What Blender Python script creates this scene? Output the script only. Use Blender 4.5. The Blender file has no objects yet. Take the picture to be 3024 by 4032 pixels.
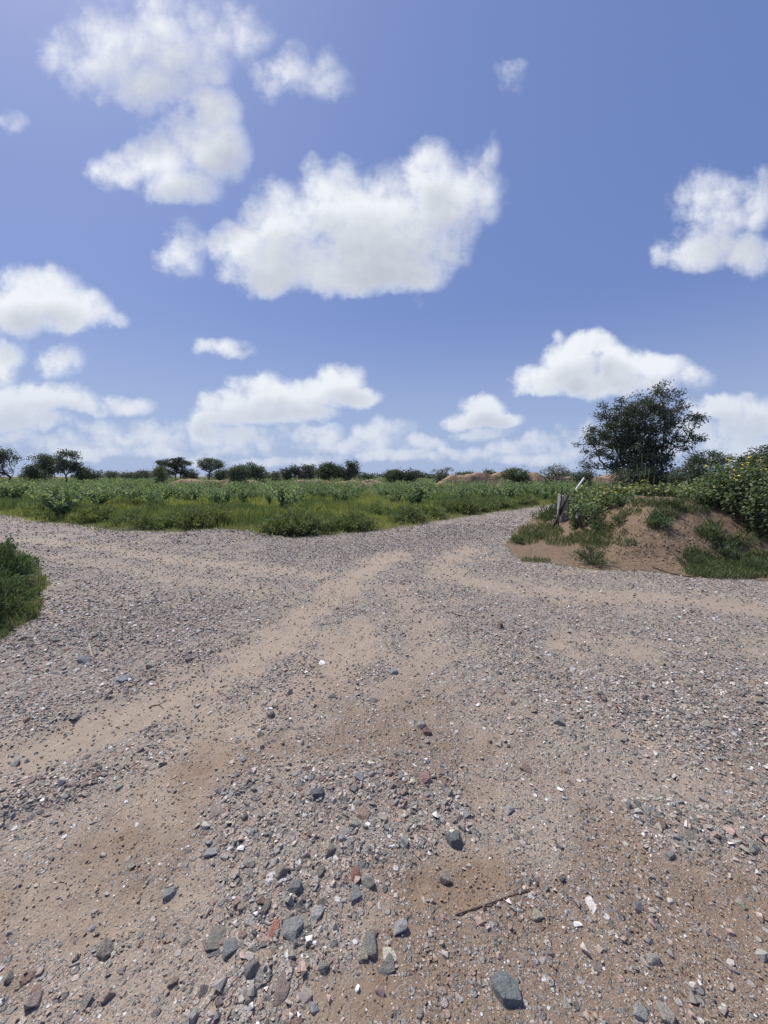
import bpy, math, random
import numpy as np
from mathutils import Vector, Matrix
R = math.radians
SC = bpy.context.scene
COL = SC.collection

# ------------------------------------------------------------------ camera
CAM_H = 1.55
PITCH = R(5.32)
FPX = 13.0 / 34.6 * 4032.0          # focal length in photograph pixels
cam_data = bpy.data.cameras.new('camera')
cam_data.sensor_fit = 'VERTICAL'
cam_data.sensor_height = 34.6
cam_data.sensor_width = 34.6 * 0.75
cam_data.lens = 13.0
cam_data.clip_start = 0.05
cam_data.clip_end = 6000.0
cam = bpy.data.objects.new('camera', cam_data)
COL.objects.link(cam)
cam.location = (0, 0, CAM_H)
cam.rotation_euler = (math.pi / 2 - PITCH, 0, 0)
SC.camera = cam

# ------------------------------------------------------------------ sun, exposure
SUN_EL, SUN_AZ = R(58), R(-48)      # azimuth from +Y, negative = to the left
sd = Vector((math.sin(SUN_AZ) * math.cos(SUN_EL), math.cos(SUN_AZ) * math.cos(SUN_EL), math.sin(SUN_EL)))
sun_data = bpy.data.lights.new('sun', 'SUN')
sun_data.energy = 4.0
sun_data.angle = R(7)          # veiled by thin cloud: soft-edged shadows
sun_data.color = (1.0, 0.95, 0.88)
sun = bpy.data.objects.new('sun', sun_data)
COL.objects.link(sun)
sun.rotation_euler = sd.to_track_quat('Z', 'Y').to_euler()
sun.location = (0, 0, 30)

SC.view_settings.view_transform = 'Standard'
SC.view_settings.look = 'None'
SC.view_settings.exposure = 0.36
SC.view_settings.gamma = 1.0
SC.view_settings.use_curve_mapping = False
SC.cycles.max_bounces = 6
SC.cycles.diffuse_bounces = 3
SC.cycles.glossy_bounces = 2
SC.cycles.transmission_bounces = 3
SC.cycles.transparent_max_bounces = 6
SC.cycles.use_denoising = True

def pix_dir(px, py):
    dx = (px - 1512.0) / FPX
    dy = (2016.0 - py) / FPX
    c, s = math.cos(PITCH), math.sin(PITCH)
    return Vector((dx, c + dy * s, dy * c - s))

def ground(px, py, z=0.0):
    d = pix_dir(px, py)
    t = (z - CAM_H) / d.z
    return (d.x * t, d.y * t)

def at_depth(px, py, Y):
    d = pix_dir(px, py)
    t = Y / d.y
    return Vector((d.x * t, Y, CAM_H + d.z * t))

# ------------------------------------------------------------------ sky with cumulus clouds
def build_world():
    w = bpy.data.worlds.new('World')
    SC.world = w
    w.use_nodes = True
    nt = w.node_tree
    nt.nodes.clear()

    class G:
        def __init__(s, tree): s.t = tree
        def n(s, kind, **kw):
            nd = s.t.nodes.new(kind)
            for k, v in kw.items(): setattr(nd, k, v)
            return nd
        def put(s, sock, v):
            if isinstance(v, bpy.types.NodeSocket): s.t.links.new(v, sock)
            elif v is not None: sock.default_value = v
        def m(s, op, a, b=None, c=None, clamp=False):
            nd = s.n('ShaderNodeMath', operation=op, use_clamp=clamp)
            s.put(nd.inputs[0], a)
            if b is not None: s.put(nd.inputs[1], b)
            if c is not None: s.put(nd.inputs[2], c)
            return nd.outputs[0]
        def v(s, op, a, b=None, c=None):
            nd = s.n('ShaderNodeVectorMath', operation=op)
            s.put(nd.inputs[0], a)
            if b is not None: s.put(nd.inputs[1], b)
            if c is not None: s.put(nd.inputs[2], c)
            return nd.outputs['Value'] if op in ('DOT_PRODUCT', 'LENGTH', 'DISTANCE') else nd.outputs[0]
        def rng(s, x, a, b, c, d, mode='SMOOTHSTEP'):
            nd = s.n('ShaderNodeMapRange', interpolation_type=mode)
            for i, q in enumerate((x, a, b, c, d)): s.put(nd.inputs[i], q)
            return nd.outputs[0]
        def noise(s, vec, scale, detail=5, rough=.55, dims='2D'):
            nd = s.n('ShaderNodeTexNoise', noise_dimensions=dims)
            s.put(nd.inputs['Vector'], vec)
            nd.inputs['Scale'].default_value = scale
            nd.inputs['Detail'].default_value = detail
            nd.inputs['Roughness'].default_value = rough
            return nd
        def mixc(s, f, a, b, mode='MIX'):
            nd = s.n('ShaderNodeMix', data_type='RGBA', blend_type=mode)
            s.put(nd.inputs['Factor'], f); s.put(nd.inputs['A'], a); s.put(nd.inputs['B'], b)
            return nd.outputs['Result']

    # cumulus lobes as measured in the sky: centre, half width, half height (1659 x 2212 view), weight
    K = 1.8228
    L = [
     (520,520,85,50,.9),(600,490,100,85,1),(640,570,150,58,1),(760,590,180,48,1.05),(740,450,115,95,1),(850,480,160,120,1.1),
     (960,420,110,95,1),(1015,400,62,75,.85),(920,335,44,48,.85),(860,580,95,50,1.05),(600,560,110,70,1.05),(790,520,160,90,1.1),(575,440,42,45,.65),(1060,330,22,40,.35),(690,390,50,40,.7),
     (395,540,44,50,.60),(885,660,12,14,.3),
     (455,245,70,70,1.1),(440,320,95,90,1.15),(350,355,88,58,1.0),(275,365,66,38,.75),(390,400,84,44,.85),
     (230,110,125,95,.85),(360,80,145,115,.9),(330,190,98,54,.75),(500,60,85,64,.6),(420,150,72,58,.7),(280,160,90,60,.7),
     (660,150,84,60,.82),(710,170,50,42,.6),(600,185,40,40,.5),(655,105,30,28,.45),
     (70,635,110,58,1),(150,675,90,48,1),(10,670,90,58,1),(215,690,50,25,.7),
     (125,775,52,38,.55),(15,765,45,42,.55),(10,810,40,30,.45),
     (120,855,85,34,.85),(20,880,80,45,.85),(180,870,40,20,.6),(60,905,90,25,.7),
     (268,880,58,24,.75),(480,752,55,18,.5),(520,768,35,14,.4),
     (570,860,68,44,1),(500,880,90,34,.9),(630,860,55,36,.9),(450,895,55,22,.8),(560,905,100,22,.8),
     (742,828,55,42,1),(765,862,58,26,.95),(695,850,50,30,.9),(650,890,90,20,.6),
     (420,925,70,28,.7),(540,945,120,26,.65),(705,938,48,22,.8),(835,935,60,28,.7),(905,958,48,18,.65),(770,962,90,18,.5),
     (1045,885,52,34,1),(1000,905,58,22,.9),(1082,908,42,18,.9),(1040,935,60,14,.6),
     (1235,790,80,55,1),(1295,752,58,36,1),(1180,825,75,30,.9),(1208,742,20,22,.6),(1330,790,60,45,.85),(1420,802,70,34,1),(1330,838,130,26,.9),(1490,822,48,22,.6),
     (1545,440,85,65,.8),(1630,430,70,55,.8),(1500,530,90,48,.75),(1610,540,80,45,.75),(1440,545,35,25,.5),
     (1555,880,68,34,.9),(1625,895,60,40,.85),(1530,930,100,28,.7),(1600,960,90,24,.65),(1250,960,70,40,.55),(1170,955,50,22,.6),(1110,965,60,16,.6),
     (230,930,60,20,.5),(310,955,90,22,.5),(100,960,110,22,.45),
     (150,985,120,14,.6),(380,985,110,14,.6),(620,990,120,12,.6),(860,985,90,14,.65),(1000,978,60,14,.65),(1150,988,90,12,.65),(480,968,60,14,.65),(20,940,60,16,.6),(1450,975,80,18,.6),(1600,990,70,14,.6),
     (15,262,34,30,.5),(1108,140,16,14,.35),(1100,170,20,30,.25),
    ]

    lobes = []
    for (cx, cy, rx, ry, wt) in L:
        cx, cy, rx, ry = cx * K, cy * K, rx * K, ry * K
        a, b = pix_dir(cx - rx, cy), pix_dir(cx + rx, cy)
        c, d = pix_dir(cx, cy - ry), pix_dir(cx, cy + ry)
        lobes.append(((a.x / a.y + b.x / b.y) / 2, (c.z / c.y + d.z / d.y) / 2,
                      (b.x / b.y - a.x / a.y) * .57, (c.z / c.y - d.z / d.y) * .57, wt * (.70 if cy > 920 * K else 1)))

    g = G(nt)
    tc = g.n('ShaderNodeTexCoord')
    D = tc.outputs['Generated']
    sep = g.n('ShaderNodeSeparateXYZ'); g.put(sep.inputs[0], D)
    X, Y, Z = sep.outputs
    yy = g.m('MAXIMUM', Y, .08)
    cmb = g.n('ShaderNodeCombineXYZ')
    U, V = g.m('DIVIDE', X, yy), g.m('DIVIDE', Z, yy)
    g.put(cmb.inputs[0], U); g.put(cmb.inputs[1], V); cmb.inputs[2].default_value = 0
    P = cmb.outputs[0]                                # direction / forward

    # radiances below are for a Background strength of about 0.1
    def C(r_, g_, b_): return (r_ * 10, g_ * 10, b_ * 10, 1)
    sky = g.n('ShaderNodeTexSky', sky_type='NISHITA', sun_disc=False)
    sky.sun_elevation = SUN_EL
    sky.sun_rotation = SUN_AZ
    sky.altitude = 200
    sky.air_density = 1.0
    sky.dust_density = 1.4
    sky.ozone_density = 3.0
    skyc = g.mixc(1.0, sky.outputs[0], (.90, .87, .90, 1), 'MULTIPLY')
    # humid air evens the sky out
    skyc = g.mixc(0.55, skyc, C(.190, .287, .67))
    lowz = g.rng(Z, 0.0, .26, 1, 0)
    skyc = g.mixc(g.m('MULTIPLY', g.rng(Z, -.02, .40, 1, 0), .85), skyc, C(.405, .50, .71))

    def shade(d0, d1, soft, relief=None):
        alpha = g.rng(d0, -.20, soft, 0, 1)
        alpha = g.m('MULTIPLY', alpha, g.rng(Z, -.002, .02, 0, 1))
        # how much cloud lies between this spot and the sun
        lit = g.m('MULTIPLY', g.rng(d1, -.1, 1.45, 0, 1, 'LINEAR'), g.rng(d0, .0, .9, 0, 1))
        if relief is not None: lit = g.m('SUBTRACT', lit, relief, clamp=True)
        cloud = g.mixc(lit, C(.87, .90, .94), C(.43, .475, .555))
        # far clouds fade into the air near the horizon
        cloud = g.mixc(g.m('MULTIPLY', lowz, .45), cloud, C(.48, .555, .69))
        alpha = g.m('MULTIPLY', alpha, g.m('MULTIPLY_ADD', lowz, -.20, .97))
        bg = g.n('ShaderNodeBackground')
        g.put(bg.inputs[0], g.mixc(alpha, skyc, cloud)); bg.inputs[1].default_value = 0.080
        return bg.outputs[0]
    def either(f, a, b):
        nd = g.n('ShaderNodeMixShader')
        g.put(nd.inputs[0], f); nt.links.new(a, nd.inputs[1]); nt.links.new(b, nd.inputs[2])
        return nd.outputs[0]

    # the cumulus in front
    w1 = g.noise(P, 4.0, 5, .60)
    warp_ = g.v('MULTIPLY', g.v('SUBTRACT', w1.outputs['Color'], (.5, .5, .5)), (.12, .09, 0))
    f1 = g.noise(P, 8.0, 8, .68)
    vo = g.n('ShaderNodeTexVoronoi', voronoi_dimensions='2D', feature='F1')
    g.put(vo.inputs['Vector'], g.v('ADD', P, warp_)); vo.inputs['Scale'].default_value = 17
    f2 = g.noise(g.v('ADD', P, (-.012, .020, 0)), 8.0, 5, .66)
    relief = g.m('MULTIPLY', g.m('SUBTRACT', f1.outputs[0], f2.outputs[0]), .60)      # puffs turned to or from the sun
    n0 = g.m('MULTIPLY', g.m('SUBTRACT', f1.outputs[0], .5), 1.75)
    n0 = g.m('MULTIPLY_ADD', vo.outputs['Distance'], -.42, g.m('ADD', n0, .16))
    soft = g.rng(V, .05, .95, .60, 1.35, 'LINEAR')
    step = g.rng(V, .02, .60, .026, .110, 'LINEAR')
    st = g.n('ShaderNodeCombineXYZ'); g.put(st.inputs[0], g.m('MULTIPLY', step, -.3)); g.put(st.inputs[1], step)
    PW = g.v('ADD', P, warp_)
    P1 = g.v('ADD', g.v('MULTIPLY_ADD', warp_, (.6, .6, 0), P), st.outputs[0])
    def lobe_sum(p, sel, name, blend=.22):
        gt = bpy.data.node_groups.new(name, 'ShaderNodeTree')
        gt.interface.new_socket('P', in_out='INPUT', socket_type='NodeSocketVector')
        gt.interface.new_socket('D', in_out='OUTPUT', socket_type='NodeSocketFloat')
        h = G(gt); gi = h.n('NodeGroupInput'); go = h.n('NodeGroupOutput')
        acc = None
        for (cu, cv, ru, rv, wt) in sel:
            q = h.v('MULTIPLY_ADD', gi.outputs[0], (1 / ru, 1 / rv, 0), (-cu / ru, -cv / rv, 0))
            f = h.m('MULTIPLY_ADD', h.v('DOT_PRODUCT', q, q), -wt, wt)
            acc = f if acc is None else h.m('SMOOTH_MAX', acc, f, blend)
        h.put(go.inputs[0], h.m('MAXIMUM', acc, -1.0))
        nd = g.n('ShaderNodeGroup'); nd.node_tree = gt
        g.put(nd.inputs[0], p)
        return nd.outputs[0]
    def tile(u0, u1, v0, v1):
        sel = [l for l in lobes if l[0] + 1.5 * l[2] + .06 > u0 and l[0] - 1.5 * l[2] - .06 < u1
               and l[1] + 1.5 * l[3] + .06 > v0 and l[1] - 1.5 * l[3] - .16 < v1]
        d0 = g.m('ADD', lobe_sum(PW, sel, 'cloud_lobes'), n0)
        d1 = g.m('MULTIPLY_ADD', n0, .35, g.m('MULTIPLY', lobe_sum(P1, [l for l in sel if l[4] > .6] or sel, 'cloud_lobes_sunward', .9), .85))
        return shade(d0, d1, soft, relief)
    big = 9.0
    us, vs = (-.52, -.10, .42), (.13, .36, .62)
    def row(v0, v1):
        e = [-big] + list(us) + [big]
        ts = [tile(e[i], e[i + 1], v0, v1) for i in range(4)]
        left = either(g.m('GREATER_THAN', U, us[0]), ts[0], ts[1])
        right = either(g.m('GREATER_THAN', U, us[2]), ts[2], ts[3])
        return either(g.m('GREATER_THAN', U, us[1]), left, right)
    rows = [row(a, b) for a, b in zip((-big,) + vs, vs + (big,))]
    front = either(g.m('GREATER_THAN', V, vs[1]), either(g.m('GREATER_THAN', V, vs[0]), rows[0], rows[1]),
                   either(g.m('GREATER_THAN', V, vs[2]), rows[2], rows[3]))

    # the same kind of cloud all round the rest of the dome
    zz = g.m('ADD', g.m('MAXIMUM', Z, 0.0), .16)
    c2 = g.n('ShaderNodeCombineXYZ')
    g.put(c2.inputs[0], g.m('DIVIDE', X, zz)); g.put(c2.inputs[1], g.m('DIVIDE', Y, zz))
    ge = g.noise(c2.outputs[0], .9, 5, .58)
    e0 = g.m('MULTIPLY', g.m('SUBTRACT', ge.outputs[0], .55), 5.0)
    rest = shade(e0, e0, .9)
    aside = g.rng(g.m('ABSOLUTE', U), 1.12, 1.35, 0, 1)
    high = g.rng(V, 1.25, 1.5, 0, 1)
    k = g.m('MAXIMUM', g.m('MAXIMUM', aside, high), g.rng(Y, .30, .10, 0, 1))
    out = g.n('ShaderNodeOutputWorld')
    nt.links.new(either(k, front, rest), out.inputs[0])
    w.cycles.sampling_method = 'MANUAL'
    w.cycles.sample_map_resolution = 512
build_world()

# ------------------------------------------------------------------ numeric helpers
rng = np.random.default_rng(11)

def _hash(ix, iy, seed):
    n = (ix.astype(np.int64) * 374761393 + iy.astype(np.int64) * 668265263 + seed * 974711) & 0x7fffffff
    n = ((n ^ (n >> 13)) * 1274126177) & 0x7fffffff
    n = n ^ (n >> 16)
    return (n & 0xffff) / 65535.0

def vnoise(x, y, seed=0):
    x = np.asarray(x, float); y = np.asarray(y, float)
    ix, iy = np.floor(x), np.floor(y)
    fx, fy = x - ix, y - iy
    fx = fx * fx * (3 - 2 * fx); fy = fy * fy * (3 - 2 * fy)
    a = _hash(ix, iy, seed); b = _hash(ix + 1, iy, seed)
    c = _hash(ix, iy + 1, seed); d = _hash(ix + 1, iy + 1, seed)
    return (a + (b - a) * fx) * (1 - fy) + (c + (d - c) * fx) * fy

def fbm(x, y, octv=4, seed=0, gain=.5):
    s, amp, tot, f = 0, 1.0, 0, 1.0
    for i in range(octv):
        s = s + amp * vnoise(x * f + 17.3 * i, y * f - 9.1 * i, seed + i)
        tot += amp; amp *= gain; f *= 2.03
    return s / tot - .5                      # about -0.5 .. 0.5

def sstep(a, b, x):
    t = np.clip((x - a) / (b - a), 0, 1)
    return t * t * (3 - 2 * t)

def poly_dist(x, y, pts, closed=False):
    d = np.full(np.shape(x), 1e9)
    n = len(pts)
    for i in range(n if closed else n - 1):
        (ax, ay), (bx, by) = pts[i], pts[(i + 1) % n]
        vx, vy = bx - ax, by - ay
        t = np.clip(((x - ax) * vx + (y - ay) * vy) / (vx * vx + vy * vy + 1e-12), 0, 1)
        d = np.minimum(d, np.hypot(x - ax - t * vx, y - ay - t * vy))
    return d

def inside(x, y, pts):
    r = np.zeros(np.shape(x), bool)
    n = len(pts)
    for i in range(n):
        (ax, ay), (bx, by) = pts[i], pts[(i + 1) % n]
        if ay == by: continue
        c = ((ay > y) != (by > y)) & (x < (bx - ax) * (y - ay) / (by - ay) + ax)
        r ^= c
    return r

# ------------------------------------------------------------------ mesh helpers
class Buf:
    def __init__(s): s.v = []; s.f = []; s.c = []; s.n = 0
    def add(s, v, f, c):
        v = np.asarray(v, np.float32).reshape(-1, 3); f = np.asarray(f, np.int32).reshape(-1, 3)
        c = np.asarray(c, np.float32)
        if c.ndim == 1: c = np.broadcast_to(c, (len(v), 3))
        s.v.append(v); s.f.append(f + s.n); s.c.append(c); s.n += len(v)
    def arrays(s): return np.concatenate(s.v), np.concatenate(s.f), np.concatenate(s.c)
    def mesh(s, name, smooth=False):
        v, f, c = s.arrays()
        return tri_mesh(name, v, f, c, smooth)

def tri_mesh(name, v, f, c=None, smooth=False):
    me = bpy.data.meshes.new(name)
    me.vertices.add(len(v)); me.vertices.foreach_set('co', np.ascontiguousarray(v, np.float32).ravel())
    m = f.shape[1]
    me.loops.add(f.size); me.loops.foreach_set('vertex_index', np.ascontiguousarray(f, np.int32).ravel())
    me.polygons.add(len(f))
    me.polygons.foreach_set('loop_start', np.arange(0, f.size, m, dtype=np.int32))
    me.polygons.foreach_set('loop_total', np.full(len(f), m, np.int32))
    if smooth: me.polygons.foreach_set('use_smooth', np.ones(len(f), bool))
    else: me.polygons.foreach_set('use_smooth', np.zeros(len(f), bool))
    me.update(calc_edges=True)
    if c is not None:
        at = me.attributes.new('col', 'FLOAT_COLOR', 'POINT')
        cc = np.ones((len(v), 4), np.float32); cc[:, :3] = c
        at.data.foreach_set('color', cc.ravel())
    return me

def link(name, me, mat=None, parent=None):
    o = bpy.data.objects.new(name, me)
    COL.objects.link(o)
    if mat is not None and me is not None and not me.materials: me.materials.append(mat)
    if parent is not None: o.parent = parent
    return o

def tag(o, label=None, cat=None, group=None, kind=None):
    if label: o['label'] = label
    if cat: o['category'] = cat
    if group: o['group'] = group
    if kind: o['kind'] = kind
    return o

def root(name, loc, rz=0.0, s=1.0):
    o = bpy.data.objects.new(name, None)
    o.empty_display_size = .2
    COL.objects.link(o)
    o.location = loc; o.rotation_euler = (0, 0, rz); o.scale = (s, s, s)
    return o

def norm(a): return a / np.maximum(np.linalg.norm(a, axis=-1, keepdims=True), 1e-9)

def rand_dirs(n):
    return norm(rng.normal(size=(n, 3)))

def add_leaves(buf, P, D, L, W, col, fold=.18, droop=0.0, broad=False, jit=.25):
    """leaf blades: base points P, directions D, lengths L, widths W"""
    n = len(P)
    D = norm(D)
    U = norm(np.cross(D, rand_dirs(n)))
    S = np.cross(D, U)
    L = np.broadcast_to(np.asarray(L, float), (n,))[:, None]
    W = np.broadcast_to(np.asarray(W, float), (n,))[:, None]
    col = np.broadcast_to(np.asarray(col, float), (n, 3)) * (1 + jit * rng.uniform(-1, 1, (n, 1)))
    dz = np.array([0, 0, -1.0])
    if broad:
        a = P + .28 * L * D; b = P + .70 * L * D + .3 * droop * L * dz; t = P + L * D + droop * L * dz
        up = fold * W * U
        v = np.stack([P, a + .42 * W * S + up, a - .42 * W * S + up, b + .5 * W * S + up, b - .5 * W * S + up, t], 1)
        tri = np.array([[0, 2, 1], [1, 2, 3], [3, 2, 4], [3, 4, 5]])
        k = 6
    else:
        m = P + .48 * L * D + .25 * droop * L * dz
        up = fold * W * U
        v = np.stack([P, m + .5 * W * S + up, P + L * D + droop * L * dz, m - .5 * W * S + up], 1)
        tri = np.array([[0, 1, 2], [0, 2, 3]])
        k = 4
    f = (np.arange(n)[:, None, None] * k + tri[None]).reshape(-1, 3)
    buf.add(v.reshape(-1, 3), f, np.repeat(col, k, 0))

def add_tube(buf, pts, rad, sides=5, col=(.1, .08, .06), cap=True):
    pts = np.asarray(pts, float); rad = np.broadcast_to(np.asarray(rad, float), (len(pts),))
    n = len(pts)
    T = np.gradient(pts, axis=0); T = norm(T)
    ref = np.array([0, 0, 1.0]) if abs(T[0][2]) < .9 else np.array([1.0, 0, 0])
    A = norm(np.cross(T, ref)); B = np.cross(T, A)
    th = np.linspace(0, 2 * np.pi, sides, endpoint=False)
    v = pts[:, None] + rad[:, None, None] * (np.cos(th)[None, :, None] * A[:, None] + np.sin(th)[None, :, None] * B[:, None])
    f = []
    for i in range(n - 1):
        for j in range(sides):
            a, b = i * sides + j, i * sides + (j + 1) % sides
            f += [(a, b, b + sides), (a, b + sides, a + sides)]
    v = v.reshape(-1, 3)
    if cap:
        v = np.concatenate([v, pts[:1], pts[-1:]])
        for j in range(sides):
            f.append((n * sides, (j + 1) % sides, j))
            f.append((n * sides + 1, (n - 1) * sides + j, (n - 1) * sides + (j + 1) % sides))
    buf.add(v, f, col)

def add_struts(buf, A, B, ra, rb, sides, col):
    """many straight tapered struts at once"""
    T = norm(B - A)
    ref = np.where(np.abs(T[:, 2:3]) < .9, np.array([[0, 0, 1.0]]), np.array([[1.0, 0, 0]]))
    U = norm(np.cross(T, ref)); V = np.cross(T, U)
    th = np.linspace(0, 2 * np.pi, sides, endpoint=False)
    ring = np.cos(th)[None, :, None] * U[:, None] + np.sin(th)[None, :, None] * V[:, None]
    v = np.concatenate([A[:, None] + ra[:, None, None] * ring, B[:, None] + rb[:, None, None] * ring], 1)
    tri = []
    for j in range(sides):
        k = (j + 1) % sides
        tri += [(j, k, k + sides), (j, k + sides, j + sides)]
    f = (np.arange(len(A))[:, None, None] * 2 * sides + np.array(tri)[None]).reshape(-1, 3)
    buf.add(v.reshape(-1, 3), f, col)

# ------------------------------------------------------------------ materials
def new_mat(name):
    m = bpy.data.materials.new(name); m.use_nodes = True
    nt = m.node_tree; nt.nodes.clear()
    return m, nt

class N:
    """tiny node-tree writer"""
    def __init__(s, nt): s.t = nt
    def n(s, kind, **kw):
        nd = s.t.nodes.new(kind)
        for k, v in kw.items(): setattr(nd, k, v)
        return nd
    def put(s, sock, v):
        if isinstance(v, bpy.types.NodeSocket): s.t.links.new(v, sock)
        else: sock.default_value = v
    def m(s, op, a, b=0.0, c=None, clamp=False):
        nd = s.n('ShaderNodeMath', operation=op, use_clamp=clamp)
        s.put(nd.inputs[0], a); s.put(nd.inputs[1], b)
        if c is not None: s.put(nd.inputs[2], c)
        return nd.outputs[0]
    def rng(s, x, a, b, c=0.0, d=1.0, mode='SMOOTHSTEP'):
        nd = s.n('ShaderNodeMapRange', interpolation_type=mode)
        for i, q in enumerate((x, a, b, c, d)): s.put(nd.inputs[i], q)
        return nd.outputs[0]
    def noise(s, vec, scale, detail=4, rough=.55):
        nd = s.n('ShaderNodeTexNoise')
        s.put(nd.inputs['Vector'], vec); nd.inputs['Scale'].default_value = scale
        nd.inputs['Detail'].default_value = detail; nd.inputs['Roughness'].default_value = rough
        return nd.outputs['Fac']
    def voro(s, vec, scale, feat='F1'):
        nd = s.n('ShaderNodeTexVoronoi', feature=feat)
        s.put(nd.inputs['Vector'], vec); nd.inputs['Scale'].default_value = scale
        return nd
    def mix(s, f, a, b, mode='MIX'):
        nd = s.n('ShaderNodeMix', data_type='RGBA', blend_type=mode)
        s.put(nd.inputs['Factor'], f)
        for k, q in (('A', a), ('B', b)):
            s.put(nd.inputs[k], q if isinstance(q, bpy.types.NodeSocket) else (q[0], q[1], q[2], 1))
        return nd.outputs['Result']
    def ramp(s, x, stops, interp='LINEAR'):
        nd = s.n('ShaderNodeValToRGB'); cr = nd.color_ramp; cr.interpolation = interp
        while len(cr.elements) < len(stops): cr.elements.new(.5)
        for e, (p, c) in zip(cr.elements, stops): e.position = p; e.color = (c[0], c[1], c[2], 1)
        s.put(nd.inputs[0], x)
        return nd.outputs[0]
    def attr(s, name, what='Color', typ='GEOMETRY'):
        nd = s.n('ShaderNodeAttribute', attribute_name=name, attribute_type=typ)
        return nd.outputs[what]
    def principled(s, base, rough=.8, normal=None, spec=.3):
        p = s.n('ShaderNodeBsdfPrincipled')
        s.put(p.inputs['Base Color'], base if isinstance(base, bpy.types.NodeSocket) else (base[0], base[1], base[2], 1))
        s.put(p.inputs['Roughness'], rough)
        s.put(p.inputs['Specular IOR Level'], spec)
        if normal is not None: s.put(p.inputs['Normal'], normal)
        return p.outputs[0]
    def bump(s, h, strength=.5, dist=.01, normal=None):
        b = s.n('ShaderNodeBump'); s.put(b.inputs['Height'], h)
        b.inputs['Strength'].default_value = strength; b.inputs['Distance'].default_value = dist
        if normal is not None: s.put(b.inputs['Normal'], normal)
        return b.outputs[0]
    def out(s, sh):
        o = s.n('ShaderNodeOutputMaterial'); s.t.links.new(sh, o.inputs[0])

def leaf_mat(name, trans=.30, rough=.6, tint=(1.42, 1.36, 1.45)):
    m, nt = new_mat(name); k = N(nt)
    c = k.attr('col')
    oi = k.n('ShaderNodeObjectInfo')
    hs = k.n('ShaderNodeHueSaturation')
    k.put(hs.inputs['Color'], k.mix(1.0, c, tint, 'MULTIPLY'))
    k.put(hs.inputs['Hue'], k.rng(oi.outputs['Random'], 0, 1, .485, .512, 'LINEAR'))
    k.put(hs.inputs['Value'], k.rng(oi.outputs['Random'], 0, 1, .85, 1.15, 'LINEAR'))
    hs.inputs['Saturation'].default_value = .84
    p = k.principled(hs.outputs[0], rough, spec=.22)
    t = k.n('ShaderNodeBsdfTranslucent'); k.put(t.inputs[0], k.mix(1.0, hs.outputs[0], (1.25, 1.35, .6), 'MULTIPLY'))
    mx = k.n('ShaderNodeMixShader'); mx.inputs[0].default_value = trans
    nt.links.new(p, mx.inputs[1]); nt.links.new(t.outputs[0], mx.inputs[2])
    k.out(mx.outputs[0])
    return m

def col_mat(name, rough=.85, noise_scale=30, amount=.35, bump=.004, spec=.2):
    """vertex colour broken up by grain"""
    m, nt = new_mat(name); k = N(nt)
    tc = k.n('ShaderNodeTexCoord')
    n = k.noise(tc.outputs['Object'], noise_scale, 5, .6)
    c = k.mix(1.0, k.attr('col'), k.ramp(n, [(.25, (1 - amount,) * 3), (.75, (1 + amount,) * 3)]), 'MULTIPLY')
    k.out(k.principled(c, rough, k.bump(n, .6, bump), spec))
    return m

M = {}
M['leaf'] = leaf_mat('leaf')
M['leaf_dull'] = leaf_mat('leaf_dull', trans=.16, rough=.75, tint=(1.80, 1.74, 1.95))
M['milkweed'] = leaf_mat('milkweed', trans=.38, rough=.65, tint=(1.50, 1.50, 1.36))
M['petal'] = leaf_mat('petal', trans=.3)
M['bark'] = col_mat('bark', .9, 14, .4, .02)
M['twig'] = col_mat('twig', .9, 60, .4, .002)

# ------------------------------------------------------------------ layout of the crossing
def G_(*pts): return [ground(*p) for p in pts]
FIELD_EDGE = G_((0, 2025), (163, 2056), (289, 2065), (470, 2090), (543, 2094), (747, 2094), (874, 2086), (1000, 2101),
                (1051, 2117), (1111, 2121), (1286, 2107), (1503, 2086), (1647, 2062), (1900, 2022), (2069, 2000), (2171, 1986))
FIELD = [(-900, 610), (-120, 86)] + FIELD_EDGE + [(60, 74), (600, 705), (600, 3200), (-900, 3200)]
RIGHT_EDGE = G_((2164, 2006), (2103, 2044), (2035, 2084), (2008, 2125), (1995, 2152), (2049, 2203), (2171, 2216), (2279, 2237),
                (2428, 2243), (2577, 2254), (2679, 2274), (3024, 2284))
RIGHT = [(598, 695), (58, 69)] + RIGHT_EDGE + [(60, 4.6), (900, 4.6), (900, 695)]
LEFT_EDGE = G_((0, 2150), (90, 2185), (165, 2230), (160, 2330), (130, 2420), (0, 2520))
LEFT = [(-900, 560), (-60, 42)] + LEFT_EDGE + [(-6.5, 2.4), (-900, 2.4)]
FOOT = G_((2120, 2060), (2150, 2105), (2250, 2150), (2420, 2200), (2600, 2225), (2800, 2230), (3024, 2222)) + [(13, 5.9), (30, 5.4)]
MOUND = FOOT + [(30, 15), (12, 14), (7.2, 13.5)]
GULLY = [ground(2300, 2190), (ground(2330, 2100)[0] + .3, ground(2330, 2100)[1] + .6), (4.75, 9.6)]

def warp(x, y):
    return (x + .30 * fbm(x * 2.2, y * 2.2, 4, 31), y + .30 * fbm(x * 2.2, y * 2.2, 4, 57))

def region(x, y):
    """0 road, 1 field, 2 right soil, 3 left verge"""
    wx, wy = warp(x, y)
    r = np.zeros(np.shape(x), int)
    r[inside(wx, wy, LEFT)] = 3
    r[inside(wx, wy, RIGHT)] = 2
    r[inside(wx, wy, FIELD)] = 1
    return r

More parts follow.
